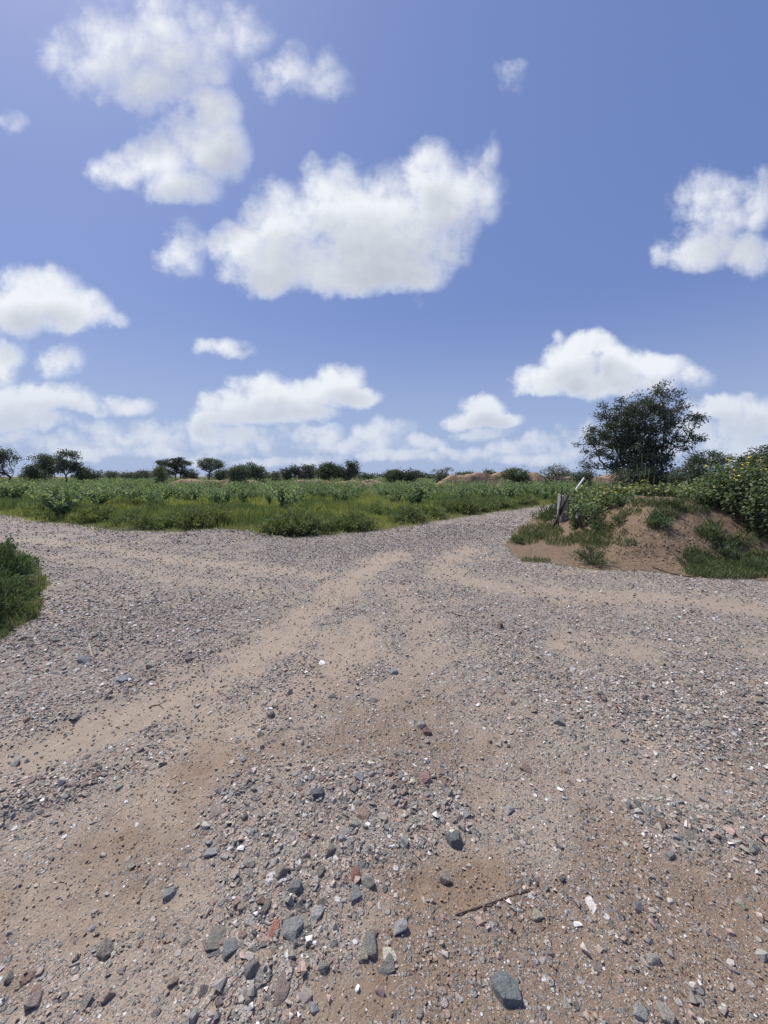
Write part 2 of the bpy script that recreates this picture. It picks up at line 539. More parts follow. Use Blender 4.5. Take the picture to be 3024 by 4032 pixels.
def mound_h(x, y):
    wx, wy = x + .5 * fbm(x * 1.1, y * 1.1, 3, 71), y + .5 * fbm(x * 1.1, y * 1.1, 3, 73)
    ins = inside(wx, wy, MOUND)
    df = poly_dist(wx, wy, FOOT)
    db = poly_dist(wx, wy, MOUND[len(FOOT) - 1:] + MOUND[:1])
    rise = .30 * sstep(0, .55, df) + .70 * sstep(.35, 1.75, df)
    H = .40 + .66 * sstep(3.2, 5.2, x) - .12 * sstep(7.5, 9.5, x)
    h = H * rise * (.25 + .75 * sstep(0, 4.0, db)) * ins
    g = poly_dist(x, y, GULLY)
    h = h - .20 * np.exp(-(g / .22) ** 2) * sstep(.1, .6, h)
    h = h + ins * sstep(.03, .4, h) * (.22 * fbm(x * 2.2, y * 2.2, 4, 5) + .12 * fbm(x * 8, y * 8, 3, 6))
    lump = ground(2290, 2085)
    h = h + .30 * np.exp(-(((x - lump[0] - .2) / .42) ** 2 + ((y - lump[1] - .3) / .40) ** 2))
    return np.maximum(h, 0)

# wheel tracks: sandy strips, and windrows of coarse stone beside them
SAND = [(G_((-300, 3120), (0, 3000), (450, 2835), (830, 2690), (1050, 2545), (1200, 2430), (1290, 2340), (1400, 2275), (1500, 2205), (1560, 2180)), .25),
        (G_((350, 3400), (700, 3080), (950, 2880), (1180, 2740), (1350, 2600), (1450, 2480)), .26),
        (G_((-200, 2110), (150, 2130), (450, 2160), (700, 2205), (1000, 2232), (1250, 2262)), .26),
        (G_((-200, 2180), (250, 2200), (600, 2250), (1000, 2330)), .20),
        (G_((3300, 2400), (3024, 2385), (2500, 2345), (2000, 2318), (1750, 2270), (1740, 2215), (1850, 2160)), .28),
        (G_((1560, 2320), (1650, 2420), (1700, 2600), (1500, 2760)), .20),
        (G_((1400, 2560), (1620, 2620), (1900, 2560)), .12),
        (G_((2180, 2545), (2290, 2585)), .10), (G_((1650, 3520), (1900, 3420)), .09), (G_((2450, 2890), (2560, 2930)), .06),
        (G_((200, 3650), (500, 3560), (760, 3500)), .12), (G_((1300, 3950), (1450, 3870)), .06)]
STONY = [(G_((-200, 3010), (0, 2920), (400, 2740), (620, 2650), (800, 2560), (900, 2520)), .14),
         (G_((900, 3230), (1000, 2960), (1080, 2830), (1150, 2700), (1190, 2610)), .14),
         (G_((-100, 3230), (200, 3130), (330, 3080)), .10),
         (G_((1000, 3350), (1080, 3480), (1140, 3650), (1160, 3800), (1100, 4000)), .20),
         (G_((1250, 3150), (1500, 3080), (1750, 3200), (1400, 3380)), .16),
         (G_((3024, 2700), (2700, 2800), (2450, 2760)), .35), (G_((3100, 3250), (2600, 3250)), .14),
         (G_((800, 2095), (950, 2100), (1080, 2120)), .35), (G_((1200, 2180), (1700, 2130), (1950, 2060)), .8),
         (G_((0, 2420), (250, 2450), (600, 2420)), .7)]

def masks(x, y):
    sand = np.zeros(np.shape(x)); stony = np.zeros(np.shape(x))
    n1 = fbm(x * 3, y * 3, 4, 12); n2 = fbm(x * 7, y * 7, 3, 19)
    for (pts, w), amt in zip(SAND, (.86, .80, .68, .50, .70, .62, .60, .85, .8, .85, .8, .8)):
        d = poly_dist(x, y, pts)
        sand = np.maximum(sand, amt * sstep(1.9, .25, d / w + 2.2 * n1 + 1.6 * n2))
    for pts, w in STONY:
        d = poly_dist(x, y, pts)
        stony = np.maximum(stony, sstep(1.5, .5, d / w + 1.2 * n1 + .6 * n2))
    # blotches of bare sand everywhere, fewer towards the compacted gravel on the right
    bl = fbm(x * 2.1, y * 2.1, 5, 44) + .35 * fbm(x * 9, y * 9, 2, 45)
    sand = np.maximum(sand, .62 * sstep(.05, .30, bl) * (1 - .6 * stony))
    # close by, trodden soil shows between the stones
    nearby = sstep(3.3, 1.9, np.hypot(x, y)) * (1 - .75 * stony)
    sand = np.maximum(sand, nearby * (.42 + .55 * fbm(x * 2.7, y * 2.7, 4, 52)))
    moist = sstep(-.02, .20, fbm(x * 1.3, y * 1.3, 4, 63) + .20 * sstep(-.7, .35, x) - .05 + .10 * sstep(1.7, 1.1, y) - .25 * sstep(1.6, 2.9, y) + .06 + .15 * fbm(x * 8, y * 8, 3, 66))
    moist = moist * sstep(3.4, 1.9, y)
    return sand, stony, moist

def height(x, y, reg=None):
    x = np.asarray(x, float); y = np.asarray(y, float)
    if reg is None: reg = region(x, y)
    sand, stony, moist = masks(x, y)
    r = np.hypot(x, y)
    near = sstep(30, 6, r)
    h = .05 * fbm(x * .35, y * .35, 3, 3) + near * (.030 * fbm(x * 2.2, y * 2.2, 4, 8) + .020 * fbm(x * 11, y * 11, 3, 9))
    h = h - .016 * sand * near + .018 * stony * near
    vn = sstep(4.5, 2.0, r)
    h = h + vn * .010 * fbm(x * 36, y * 36, 3, 22) * (1 - .4 * sand)
    edge = poly_dist(x, y, FIELD_EDGE)
    h = h + (reg == 1) * (.05 * sstep(0, 1.5, edge) + .10 * fbm(x * .7, y * .7, 3, 14) * sstep(.2, 3, edge))
    h = h + (reg == 0) * .06 * sstep(.7, .1, poly_dist(x, y, STONY[7][0])) * near
    h = h + (reg == 2) * (.03 * fbm(x * 4, y * 4, 3, 15)) + mound_h(x, y)
    h = h + (reg == 3) * (.05 * sstep(0, .5, poly_dist(x, y, LEFT_EDGE)) + .05 * fbm(x * 3, y * 3, 3, 16))
    return h

GRID = {}
def hgrid(x, y):
    """ground height read back from the ground mesh"""
    x = np.asarray(x, float); y = np.asarray(y, float)
    r = np.maximum(np.hypot(x, y), .31); a = np.clip((np.arctan2(x, y) - GRID['a0']) / GRID['da'], 0, 398.999)
    i = np.clip(np.searchsorted(GRID['r'], r) - 1, 0, len(GRID['r']) - 2)
    j = a.astype(int); fa = a - j
    fr = (r - GRID['r'][i]) / (GRID['r'][i + 1] - GRID['r'][i])
    Z = GRID['z']
    return (Z[i, j] * (1 - fa) + Z[i, j + 1] * fa) * (1 - fr) + (Z[i + 1, j] * (1 - fa) + Z[i + 1, j + 1] * fa) * fr

def hz(x, y): return float(hgrid(np.array([x]), np.array([y]))[0])

# ------------------------------------------------------------------ materials of the ground
PALETTE = [((0.100, 0.104, 0.105), .11), ((0.165, 0.168, 0.163), .19), ((0.240, 0.232, 0.220), .21), ((0.330, 0.298, 0.275), .16), ((0.310, 0.215, 0.188), .09),
           ((0.170, 0.108, 0.090), .05), ((0.335, 0.255, 0.192), .07), ((0.420, 0.355, 0.315), .06), ((0.620, 0.610, 0.595), .07)]

def ground_material(kind):
    m, nt = new_mat(kind); k = N(nt)
    geo = k.n('ShaderNodeNewGeometry'); P = geo.outputs['Position']
    msk = k.n('ShaderNodeSeparateColor'); k.put(msk.inputs[0], k.attr('mask'))
    sand, stony, moist = msk.outputs[0], msk.outputs[1], msk.outputs[2]
    nA = k.noise(P, 1.1, 5, .6); nB = k.noise(P, 14, 5, .65); nC = k.noise(P, 90, 4, .65)
    if kind == 'gravel_road':
        tan = k.mix(nB, (.250, .198, .150), (.405, .330, .262))
        brown = k.mix(nB, (.135, .088, .055), (.262, .180, .120))
        soil = k.mix(k.m('MULTIPLY', moist, .85), tan, brown)
        soil = k.mix(k.rng(nC, .35, .75, 0, .45), soil, k.mix(nA, (.17, .134, .105), (.265, .214, .172)))
        stops, acc = [], 0
        for c, wgt in PALETTE:
            stops.append((acc, tuple(min(.62, q * 1.16) for q in c))); acc += wgt
        col = soil; h = k.m('ADD', k.m('MULTIPLY', nC, .55), k.m('MULTIPLY', nB, .9))
        cover = k.m('SUBTRACT', 1.04, k.m('MULTIPLY', sand, .95))
        for sc, thr, amt in ((210, .12, .85), (95, .34, .90), (42, .50, .90), (21, .72, .85)):
            v = k.voro(P, sc)
            sep = k.n('ShaderNodeSeparateColor'); k.put(sep.inputs[0], v.outputs['Color'])
            present = k.m('LESS_THAN', sep.outputs[1], k.m('SUBTRACT', k.m('MULTIPLY', cover, 1.05), thr))
            core = k.rng(v.outputs['Distance'], .62, .40, 0, 1)
            f = k.m('MULTIPLY', k.m('MULTIPLY', present, core), amt)
            col = k.mix(f, col, k.ramp(sep.outputs[0], stops, 'CONSTANT'))
            h = k.m('ADD', h, k.m('MULTIPLY', f, 28.0 / sc))
        nrm = k.bump(h, 1.0, .016)
        k.out(k.principled(col, .86, nrm, .25))
    elif kind == 'earth_mound':
        base = k.mix(nA, (.235, .165, .113), (.345, .258, .185))
        base = k.mix(k.rng(nB, .35, .7, 0, .55), base, (.150, .102, .070))
        base = k.mix(k.rng(nC, .5, .75, 0, .35), base, (.31, .24, .18))
        h = k.m('ADD', k.m('MULTIPLY', nB, 1.4), k.m('ADD', k.m('MULTIPLY', nC, .7), k.m('MULTIPLY', k.noise(P, 5, 4, .6), 1.5)))
        k.out(k.principled(base, .95, k.bump(h, .9, .06), .1))
    else:
        litter = k.mix(nB, (.10, .08, .05), (.19, .15, .10))
        green = k.mix(nA, (.055, .075, .026), (.105, .120, .045))
        base = k.mix(k.rng(nB, .25, .65, 0, .85), litter, green)
        k.out(k.principled(base, .95, k.bump(k.m('ADD', nB, nC), .8, .03), .1))
    return m
M['gravel_road'] = ground_material('gravel_road')
M['earth_mound'] = ground_material('earth_mound')
M['ground'] = ground_material('ground')

def build_ground():
    az = np.concatenate([np.linspace(-64, 64, 400), np.linspace(64, 296, 50)[1:-1]])
    az = np.radians(az)
    rr = [.30]
    while rr[-1] < 42: rr.append(rr[-1] * 1.0128)
    while rr[-1] < 4500: rr.append(rr[-1] * 1.075)
    rr = np.array(rr)
    na, nr = len(az), len(rr)
    A, Rr = np.meshgrid(az, rr)
    x = (np.sin(A) * Rr).ravel(); y = (np.cos(A) * Rr).ravel()
    reg = region(x, y)
    z = height(x, y, reg)
    GRID.update(r=rr, z=z.reshape(nr, na), a0=math.radians(-64), da=math.radians(128) / 399)
    sand, stony, moist = masks(x, y)
    x = np.append(x, 0); y = np.append(y, 0); z = np.append(z, 0)
    i = np.arange(nr - 1)[:, None] * na + np.arange(na)[None]
    j = np.arange(nr - 1)[:, None] * na + (np.arange(na)[None] + 1) % na
    q = np.stack([i, i + na, j + na, j], -1).reshape(-1, 4)
    fc = reg[q]
    fr = np.where((fc == fc[:, :1]).all(1), fc[:, 0], np.median(fc, axis=1).astype(int))
    q = q[:, ::-1]
    V = np.stack([x, y, z], 1)
    attr = np.zeros((len(x), 4), np.float32); attr[:-1, 0] = sand; attr[:-1, 1] = stony; attr[:-1, 2] = moist; attr[:, 3] = 1
    hm = np.append(mound_h(x[:-1], y[:-1]), 0)
    rad = np.hypot(x[q].mean(1), y[q].mean(1))
    soil_right = (fr == 2) & (rad < 17)
    sel = {'gravel_road': fr == 0, 'earth_mound': soil_right, 'ground': (fr != 0) & ~soil_right}
    objs = {}
    for name, s in sel.items():
        f = q[s]
        if name == 'gravel_road':
            i0 = np.arange(0, na, 2)                 # close the sheet below the camera
            fan = np.stack([np.full(len(i0), len(x) - 1), (i0 + 2) % na, (i0 + 1) % na, i0], 1)
            f = np.concatenate([f, fan])
        used, inv = np.unique(f, return_inverse=True)
        me = tri_mesh(name, V[used], inv.reshape(f.shape), None, True)
        at = me.attributes.new('mask', 'FLOAT_COLOR', 'POINT'); at.data.foreach_set('color', attr[used].ravel())
        o = link(name, me, M[name]); o['kind'] = 'structure'
        objs[name] = o
    return objs
GROUND = build_ground()
tag(GROUND['gravel_road'], 'grey and tan gravel roads meeting at a crossing', None)
tag(GROUND['earth_mound'], 'low heap of bare reddish earth beside the gravel road', None)
tag(GROUND['ground'], 'flat weedy field ground reaching to the horizon', None)

# ------------------------------------------------------------------ stones
import bmesh
def hull_stone(seed, n=9, flat=.62, bevel=0.0, block=False):
    r = np.random.default_rng(seed)
    bm = bmesh.new()
    if block:                                    # crushed block: knocked-about corners
        for a in (-1, 1):
            for b in (-1, 1):
                for q in (-1, 1):
                    t = .72 if q > 0 else 1
                    bm.verts.new((a * .5 * t * r.uniform(.18, 1), b * .5 * t * r.uniform(.18, 1), q * .5 * r.uniform(.45, 1)))
        n = 7
    for p in norm(r.normal(size=(n, 3))):
        s = .5 * r.uniform(.82, 1.08)
        bm.verts.new((p[0] * s, p[1] * s * r.uniform(.70, .95), p[2] * s * flat))
    res = bmesh.ops.convex_hull(bm, input=bm.verts)
    junk = [g for g in res['geom_interior'] if isinstance(g, bmesh.types.BMVert)]
    if junk: bmesh.ops.delete(bm, geom=junk, context='VERTS')
    if bevel:
        bmesh.ops.bevel(bm, geom=bm.edges[:], offset=bevel, segments=1, affect='EDGES', profile=.6)
    bmesh.ops.recalc_face_normals(bm, faces=bm.faces)
    bmesh.ops.triangulate(bm, faces=bm.faces)
    bm.verts.ensure_lookup_table(); bm.verts.index_update()
    v = np.array([p.co[:] for p in bm.verts]); f = np.array([[q.index for q in t.verts] for t in bm.faces])
    bm.free()
    v = v / np.ptp(v[:, :2], axis=0).max()
    return v, f
STONES = [hull_stone(100 + i, 8 if i % 2 else 9, (.45, .6, .75)[i % 3]) for i in range(18)]
GRIT = [hull_stone(300 + i, 6, .6) for i in range(10)]
PCOL = np.array([c for c, w in PALETTE]); PW = np.array([w for c, w in PALETTE]); PW = PW / PW.sum()

def stone_colours(n, dust=.5):
    c = PCOL[rng.choice(len(PCOL), n, p=PW)]
    c = c * rng.uniform(.9, 1.4, (n, 1)) * rng.uniform(.96, 1.04, (n, 3))
    d = dust * rng.uniform(0, 1, (n, 1))
    return c * (1 - d) + np.array([.34, .28, .22]) * d

def rot_z(a, t, b):
    ca, sa, ct, st = np.cos(a), np.sin(a), np.cos(t), np.sin(t)
    cb, sb = np.cos(b), np.sin(b)
    Rz = np.zeros((len(a), 3, 3)); Rz[:, 0, 0] = ca; Rz[:, 0, 1] = -sa; Rz[:, 1, 0] = sa; Rz[:, 1, 1] = ca; Rz[:, 2, 2] = 1
    Rx = np.zeros((len(a), 3, 3)); Rx[:, 0, 0] = 1; Rx[:, 1, 1] = ct; Rx[:, 1, 2] = -st; Rx[:, 2, 1] = st; Rx[:, 2, 2] = ct
    Rb = np.zeros((len(a), 3, 3)); Rb[:, 0, 0] = cb; Rb[:, 0, 1] = -sb; Rb[:, 1, 0] = sb; Rb[:, 1, 1] = cb; Rb[:, 2, 2] = 1
    return Rz @ Rx @ Rb

def scatter_band(r0, r1, per_m2, power=1.0, amax=60):
    area = .5 * math.radians(2 * amax) * (r1 * r1 - r0 * r0)
    n = int(area * per_m2)
    r = np.sqrt(rng.uniform(r0 * r0, r1 * r1, n)); a = np.radians(rng.uniform(-amax, amax, n))
    x, y = np.sin(a) * r, np.cos(a) * r
    reg = region(x, y)
    sand, stony, moist = masks(x, y)
    clump = sstep(-.25, .2, fbm(x * 4, y * 4, 3, 91))
    p = np.clip((.12 + .58 * clump + .95 * stony) * (1 - .90 * sand), 0, 1) ** power
    ok = (rng.uniform(size=n) < p) & (reg == 0)
    return x[ok], y[ok]

def build_gravel():
    buf = Buf()
    for (r0, r1, dens, s0, s1, src, power) in [
            (.42, 2.3, 5200, .004, .010, GRIT, .8), (.42, 3.6, 1150, .010, .025, STONES, 1.0), (.42, 5.0, 125, .022, .042, STONES, 1.4),
            (2.3, 5.2, 1900, .009, .021, GRIT, .8), (3.6, 9.5, 190, .020, .040, STONES, 1.0), (5.2, 12.5, 480, .016, .036, GRIT, .8),
            (9.5, 24, 110, .028, .060, GRIT, .8)]:
        x, y = scatter_band(r0, r1, dens, power)
        n = len(x)
        z = hgrid(x, y)
        s = s0 + (s1 - s0) * rng.uniform(0, 1, n) ** 1.7
        c = stone_colours(n)
        Rm = rot_z(rng.uniform(0, 6.28, n), rng.normal(0, .22, n), rng.uniform(0, 6.28, n))
        which = rng.integers(0, len(src), n)
        for w, (v, f) in enumerate(src):
            i = np.nonzero(which == w)[0]
            if not len(i): continue
            sc = s[i][:, None] * np.stack([np.ones(len(i)), np.ones(len(i)), rng.uniform(.75, 1.2, len(i))], 1)
            vv = np.einsum('nij,nkj->nki', Rm[i], v[None] * sc[:, None, :])
            vv += np.stack([x[i], y[i], z[i] + .18 * s[i]], 1)[:, None]
            ff = (np.arange(len(i))[:, None, None] * len(v) + f[None]).reshape(-1, 3)
            cc = np.repeat(c[i], len(v), 0) * rng.uniform(.9, 1.1, (len(i) * len(v), 1))
            buf.add(vv.reshape(-1, 3), ff, cc)
    # crumbs of dry soil in the sandy strips
    for (r0, r1, dens, s0, s1) in [(.42, 2.6, 5200, .004, .015), (2.6, 5.5, 700, .008, .022)]:
        area = .5 * math.radians(120) * (r1 * r1 - r0 * r0); n = int(area * dens)
        r = np.sqrt(rng.uniform(r0 * r0, r1 * r1, n)); a = np.radians(rng.uniform(-60, 60, n))
        x, y = np.sin(a) * r, np.cos(a) * r
        sd_, st_, mo_ = masks(x, y)
        ok = (region(x, y) == 0) & (rng.uniform(size=n) < .15 + .7 * np.maximum(sd_, mo_) * sstep(-.2, .15, fbm(x * 6, y * 6, 3, 97)))
        x, y, mo_ = x[ok], y[ok], mo_[ok]; n = len(x); z = hgrid(x, y)
        s = s0 + (s1 - s0) * rng.uniform(0, 1, n) ** 2.2
        c = (np.array([.33, .268, .205]) * (1 - .75 * mo_[:, None]) + np.array([.205, .140, .093]) * .75 * mo_[:, None]) * rng.uniform(.8, 1.2, (n, 1))
        Rm = rot_z(rng.uniform(0, 6.28, n), rng.normal(0, .4, n), rng.uniform(0, 6.28, n))
        which = rng.integers(0, len(GRIT), n)
        for w, (v, f) in enumerate(GRIT):
            i = np.nonzero(which == w)[0]
            vv = np.einsum('nij,nkj->nki', Rm[i], v[None] * s[i][:, None, None]) + np.stack([x[i], y[i], z[i] + .1 * s[i]], 1)[:, None]
            buf.add(vv.reshape(-1, 3), (np.arange(len(i))[:, None, None] * len(v) + f[None]).reshape(-1, 3), np.repeat(c[i], len(v), 0))
    o = link('gravel', buf.mesh('gravel'), M['stone'])
    tag(o, 'loose crushed gravel and grit strewn over the roads', 'gravel', kind='stuff')
    return o
M['stone'] = col_mat('stone', .78, 160, .30, .0015, .3)

def piece_material():
    m, nt = new_mat('loose_stone'); k = N(nt)
    tc = k.n('ShaderNodeTexCoord'); oi = k.n('ShaderNodeObjectInfo')
    n = k.noise(tc.outputs['Object'], 5, 6, .65); n2 = k.noise(tc.outputs['Object'], 22, 4, .6)
    c = k.mix(1.0, oi.outputs['Color'], k.ramp(n, [(.3, (.68, .68, .70)), (.5, (1, 1, 1)), (.7, (1.35, 1.32, 1.28))]), 'MULTIPLY')
    c = k.mix(k.rng(n2, .48, .68, 0, .55), c, (.34, .285, .235))          # dust in the hollows
    k.out(k.principled(c, .75, k.bump(k.m('ADD', n, k.m('MULTIPLY', n2, .5)), .7, .08), .3))
    return m
M['loose_stone'] = piece_material()

def stone_mesh(seed, n=11, flat=.6):
    v, f = hull_stone(seed, n, flat, .035)
    me = tri_mesh('stone', v, f)
    me.materials.append(M['loose_stone'])
    return me

def build_pieces(parent):
    meshes = [stone_mesh(500 + i, 9 + i % 4, (.45, .55, .7, .8)[i % 4]) for i in range(16)]
    px = rng.uniform(40, 2984, 9000); py = rng.uniform(2480, 4010, 9000)
    xy = np.array([ground(a, b) for a, b in zip(px, py)])
    X_, Y_ = xy[:, 0], xy[:, 1]
    rad = np.hypot(X_, Y_)
    s, st, mo = masks(X_, Y_)
    ok = (rng.uniform(size=9000) < (.10 + .9 * st) * (1 - .7 * s) * np.clip(rad / 1.6, .45, 1)) & (region(X_, Y_) == 0)
    X_, Y_, rad = X_[ok], Y_[ok], rad[ok]
    Z_ = hgrid(X_, Y_)
    k = 0
    kept = []
    for x, y, r, z in zip(X_, Y_, rad, Z_):
        if any((x - u) ** 2 + (y - w) ** 2 < .05 ** 2 for u, w in kept): continue
        kept.append((x, y))
        size = (.026 + .034 * rng.uniform() ** 1.6) * (.88 + .09 * r)
        o = bpy.data.objects.new('stone', meshes[k % 16])
        COL.objects.link(o); o.parent = parent
        o.scale = (size, size, size * rng.uniform(.8, 1.1))
        o.rotation_euler = (rng.normal(0, .2), rng.normal(0, .2), rng.uniform(0, 6.28))
        o.location = (x, y, z + size * .05)
        c = np.minimum(stone_colours(1, .6)[0] * 1.25, .42)
        o.color = (c[0], c[1], c[2], 1)
        k += 1
        if k >= 300: break
    return k

HEROES = [  # px, py, width px, length px, turn, colour, flatness, label
 (1150, 3650, 92, 95, .3, (.175, .18, .18), .35, 'large flat grey triangular stone among smaller blue-grey chips'),
 (855, 3680, 66, 92, .2, (.15, .145, .13), .4, 'long dark grey flake with a tan stain lying in sandy soil'),
 (912, 3735, 66, 70, .9, (.14, .15, .155), .35, 'flat slate-grey stone touching the tan-stained dark flake'),
 (1460, 3715, 66, 80, .4, (.155, .155, .145), .6, 'rounded mid-grey stone next to the cream chip'),
 (1532, 3745, 52, 66, 1.2, (.42, .40, .33), .4, 'pale cream flat chip next to a rounded grey stone'),
 (1990, 3895, 100, 120, .9, (.115, .135, .140), .5, 'biggest dark blue-green stone, half sunk in brown soil'),
 (1785, 3315, 62, 60, .8, (.105, .115, .115), .8, 'dark charcoal round stone standing alone on brown soil'),
 (1425, 3210, 50, 62, .1, (.24, .17, .145), .7, 'pink mottled stone lying below a dark blue-black one'),
 (1246, 3610, 56, 58, .6, (.27, .275, .27), .45, 'light grey five-sided chip beside the triangular stone'),
 (1112, 3905, 60, 96, .2, (.185, .145, .135), .6, 'long mauve-brown stone lying apart from the grey cluster'),
 (1398, 3448, 46, 52, 1.0, (.22, .115, .09), .6, 'brick-red angular stone above a grey wedge'),
 (1402, 3515, 50, 80, .1, (.155, .165, .165), .4, 'grey wedge-shaped chip below the brick-red stone'),
 (1048, 3585, 40, 90, -.2, (.12, .125, .115), .6, 'narrow dark wedge of stone standing upright on its edge'),
 (670, 3505, 48, 48, .7, (.195, .20, .20), .6, 'single grey stone with a pointed end on bare sand'),
 (1248, 3148, 56, 40, .1, (.085, .095, .11), .7, 'blue-black stone above the pink mottled one'),
 (1680, 2882, 38, 30, .1, (.13, .075, .068), .6, 'small maroon stone touching a speckled grey one'),
 (1662, 2858, 40, 30, .3, (.22, .215, .205), .7, 'speckled light grey stone touching a maroon one'),
 (2200, 2852, 44, 36, .8, (.19, .19, .185), .85, 'round grey stone with a white pebble at its side'),
 (1553, 2645, 44, 24, .1, (.175, .195, .225), .5, 'flat pale blue stone on tan sand'),
 (1970, 2468, 24, 34, .2, (.11, .075, .062), 1.3, 'small brown stone standing upright in the road'),
 (1268, 2604, 24, 18, .1, (.70, .69, .66), .5, 'bright white square chip among grey gravel'),
 (485, 2682, 50, 26, .1, (.165, .18, .205), .4, 'flat blue slate piece on the edge of the sandy wheel track'),
 (1162, 3512, 60, 58, .2, (.14, .15, .155), .7, 'blocky dark grey stone at the top of the cluster of chips'),
 (1084, 3658, 40, 64, .1, (.30, .135, .105), .5, 'coral red chip beside the large triangular stone'),
 (1672, 3078, 46, 44, .5, (.235, .15, .14), .8, 'dusky pink rounded stone near grey cobbles'),
 (2330, 3555, 36, 56, .3, (.60, .58, .55), .5, 'long white quartz pebble on brown soil'),
 (2640, 3370, 54, 38, .9, (.17, .175, .17), .4, 'grey triangular flake lying on moist brown soil'),
 (330, 2600, 60, 26, .1, (.13, .14, .15), .4, 'dark flat stone beside the weeds of the road verge'),
]

def build_heroes():
    for i, (px, py, w, l, turn, c, flat, label) in enumerate(HEROES):
        x, y = ground(px, py + .15 * l)
        d = Vector((x, y, -CAM_H))
        depth = y * math.cos(PITCH) + CAM_H * math.sin(PITCH)
        width = w / FPX * depth
        dep = math.atan2(CAM_H, y)
        length = l / FPX * depth / max(.35, math.sin(dep) + .15)
        v, f = hull_stone(900 + i * 7, 5, .9, .03, True)
        v = v / np.ptp(v, axis=0)
        hgt = width * flat
        v = v * np.array([width, length, hgt])
        a = turn * .35
        v = v @ np.array([[math.cos(a), math.sin(a), 0], [-math.sin(a), math.cos(a), 0], [0, 0, 1]])
        me = tri_mesh('stone', v / width, f)
        o = link('stone', me, M['loose_stone'])
        o.scale = (width,) * 3
        o.location = (x, y, hz(x, y) + hgt * .16)
        o.color = (c[0] * 1.7, c[1] * 1.7, c[2] * 1.66, 1)
        tag(o, label, 'stone')
build_gravel()
build_pieces(GROUND['gravel_road'])
build_heroes()

# ------------------------------------------------------------------ trees
def grow(base, pts, bias=.35, stems=1, spread=.3):
    """join crown points to a branching skeleton; returns nodes, parents, tip counts"""
    base = np.asarray(base, float)
    o = np.argsort(np.linalg.norm(pts - base, axis=1)); pts = pts[o]
    nodes = [base]; par = [-1]; path = [0.0]
    for i in range(stems):                       # starting limbs
        a = 6.28 * i / max(1, stems) + rng.uniform(0, 1)
        h = (pts[:, 2].max() - base[2])
        q = base + np.array([math.cos(a) * spread * h, math.sin(a) * spread * h, h * rng.uniform(.18, .28)]) if stems > 1 else base + np.array([rng.normal(0, .02), rng.normal(0, .02), .3]) * h
        nodes.append(q); par.append(0); path.append(np.linalg.norm(q - base))
    for p in pts:
        A = np.array(nodes)
        d = np.linalg.norm(A - p, axis=1)
        below = np.where(A[:, 2] > p[2] + .3 * d, .6, 0)
        k = int(np.argmin(d * (1 + below) + bias * np.array(path)))
        if d[k] > .25:
            m = (A[k] + p) / 2 + rng.normal(0, .07, 3) * d[k] + np.array([0, 0, .04 * d[k]])
            nodes.append(m); par.append(k); path.append(path[k] + np.linalg.norm(m - A[k])); k = len(nodes) - 1
        nodes.append(p); par.append(k); path.append(path[k] + np.linalg.norm(p - nodes[k]))
    nodes = np.array(nodes); par = np.array(par)
    cnt = np.zeros(len(nodes)); has = np.zeros(len(nodes), bool)
    has[par[1:]] = True
    cnt[~has] = 1
    for i in range(len(nodes) - 1, 0, -1): cnt[par[i]] += cnt[i]
    return nodes, par, cnt, ~has

def blob_points(blobs, n):
    """random points in a union of ellipsoids (cx,cy,cz,rx,ry,rz), more of them towards the skin"""
    vol = np.array([b[3] * b[4] * b[5] for b in blobs]); w = rng.choice(len(blobs), n, p=vol / vol.sum())
    B = np.array(blobs)[w]
    return B[:, :3] + rand_dirs(n) * (rng.uniform(0, 1, (n, 1)) ** .42) * B[:, 3:6]

def tree(name, loc, blobs, label, cat, npts=140, per=60, leaf=(.10, .05), clump=.35, col=(.05, .07, .035), bark=(.12, .095, .075),
         stems=1, spread=.15, rtip=.012, group=None, sides=5, mincnt=1.5, flatten=1.0, mat='leaf_dull', inner=.25, droop=.15):
    """blobs are in the tree's own space (base at the origin)"""
    r = root(name, loc)
    if cat == 'bush':                            # bushes are leafy down to the ground
        blobs = blobs + [(b[0] * .9, b[1], b[2] * .5, b[3] * .85, b[4] * .85, max(b[5], b[2] * .48)) for b in blobs]
        npts = int(npts * 1.7)
    pts = blob_points(blobs, npts)
    pts = pts[pts[:, 2] > .12]
    nodes, par, cnt, tip = grow((0, 0, 0), pts, stems=stems, spread=spread)
    rad = rtip * np.maximum(cnt, .6) ** .48
    i = np.arange(1, len(nodes)); i = i[cnt[i] >= mincnt] if mincnt > 1 else i
    tb = Buf()
    add_struts(tb, nodes[par[i]], nodes[i], np.minimum(rad[par[i]], rad[i] * 1.35), rad[i], sides, np.array(bark) * 1.0)
    # flare below ground so the foot is rooted
    rb = rad[0] * 1.15
    add_tube(tb, [(0, 0, -.25), (0, 0, .02), tuple(nodes[1] * .35)], [rb * 1.2, rb, rb * .8], max(6, sides), bark)
    tr = link('trunk', tb.mesh('trunk', True), M['bark'], r)
    lb = Buf()
    src = np.nonzero(tip)[0]
    extra = rng.choice(np.arange(1, len(nodes)), max(1, int(inner * len(src))))
    src = np.concatenate([src, extra])
    cc = np.repeat(nodes[src], per, 0)
    back = np.repeat(nodes[par[src]], per, 0)
    t = rng.uniform(-.15, .75, (len(cc), 1))
    P = cc + (back - cc) * t * .6 + rng.normal(0, 1, cc.shape) * clump * np.array([1, 1, .62 * flatten])
    D = rand_dirs(len(P)) + norm(P - np.array([0, 0, P[:, 2].mean()])) * .5
    shade = np.repeat(rng.uniform(.72, 1.3, (len(src), 1)), per, 0)
    P[:, 2] = np.maximum(P[:, 2], .05)
    add_leaves(lb, P, D, leaf[0] * rng.uniform(.7, 1.3, len(P)), leaf[1], np.array(col) * shade, droop=droop)
    link('crown', lb.mesh('crown'), M[mat], r)
    tag(r, label, cat, group)
    return r

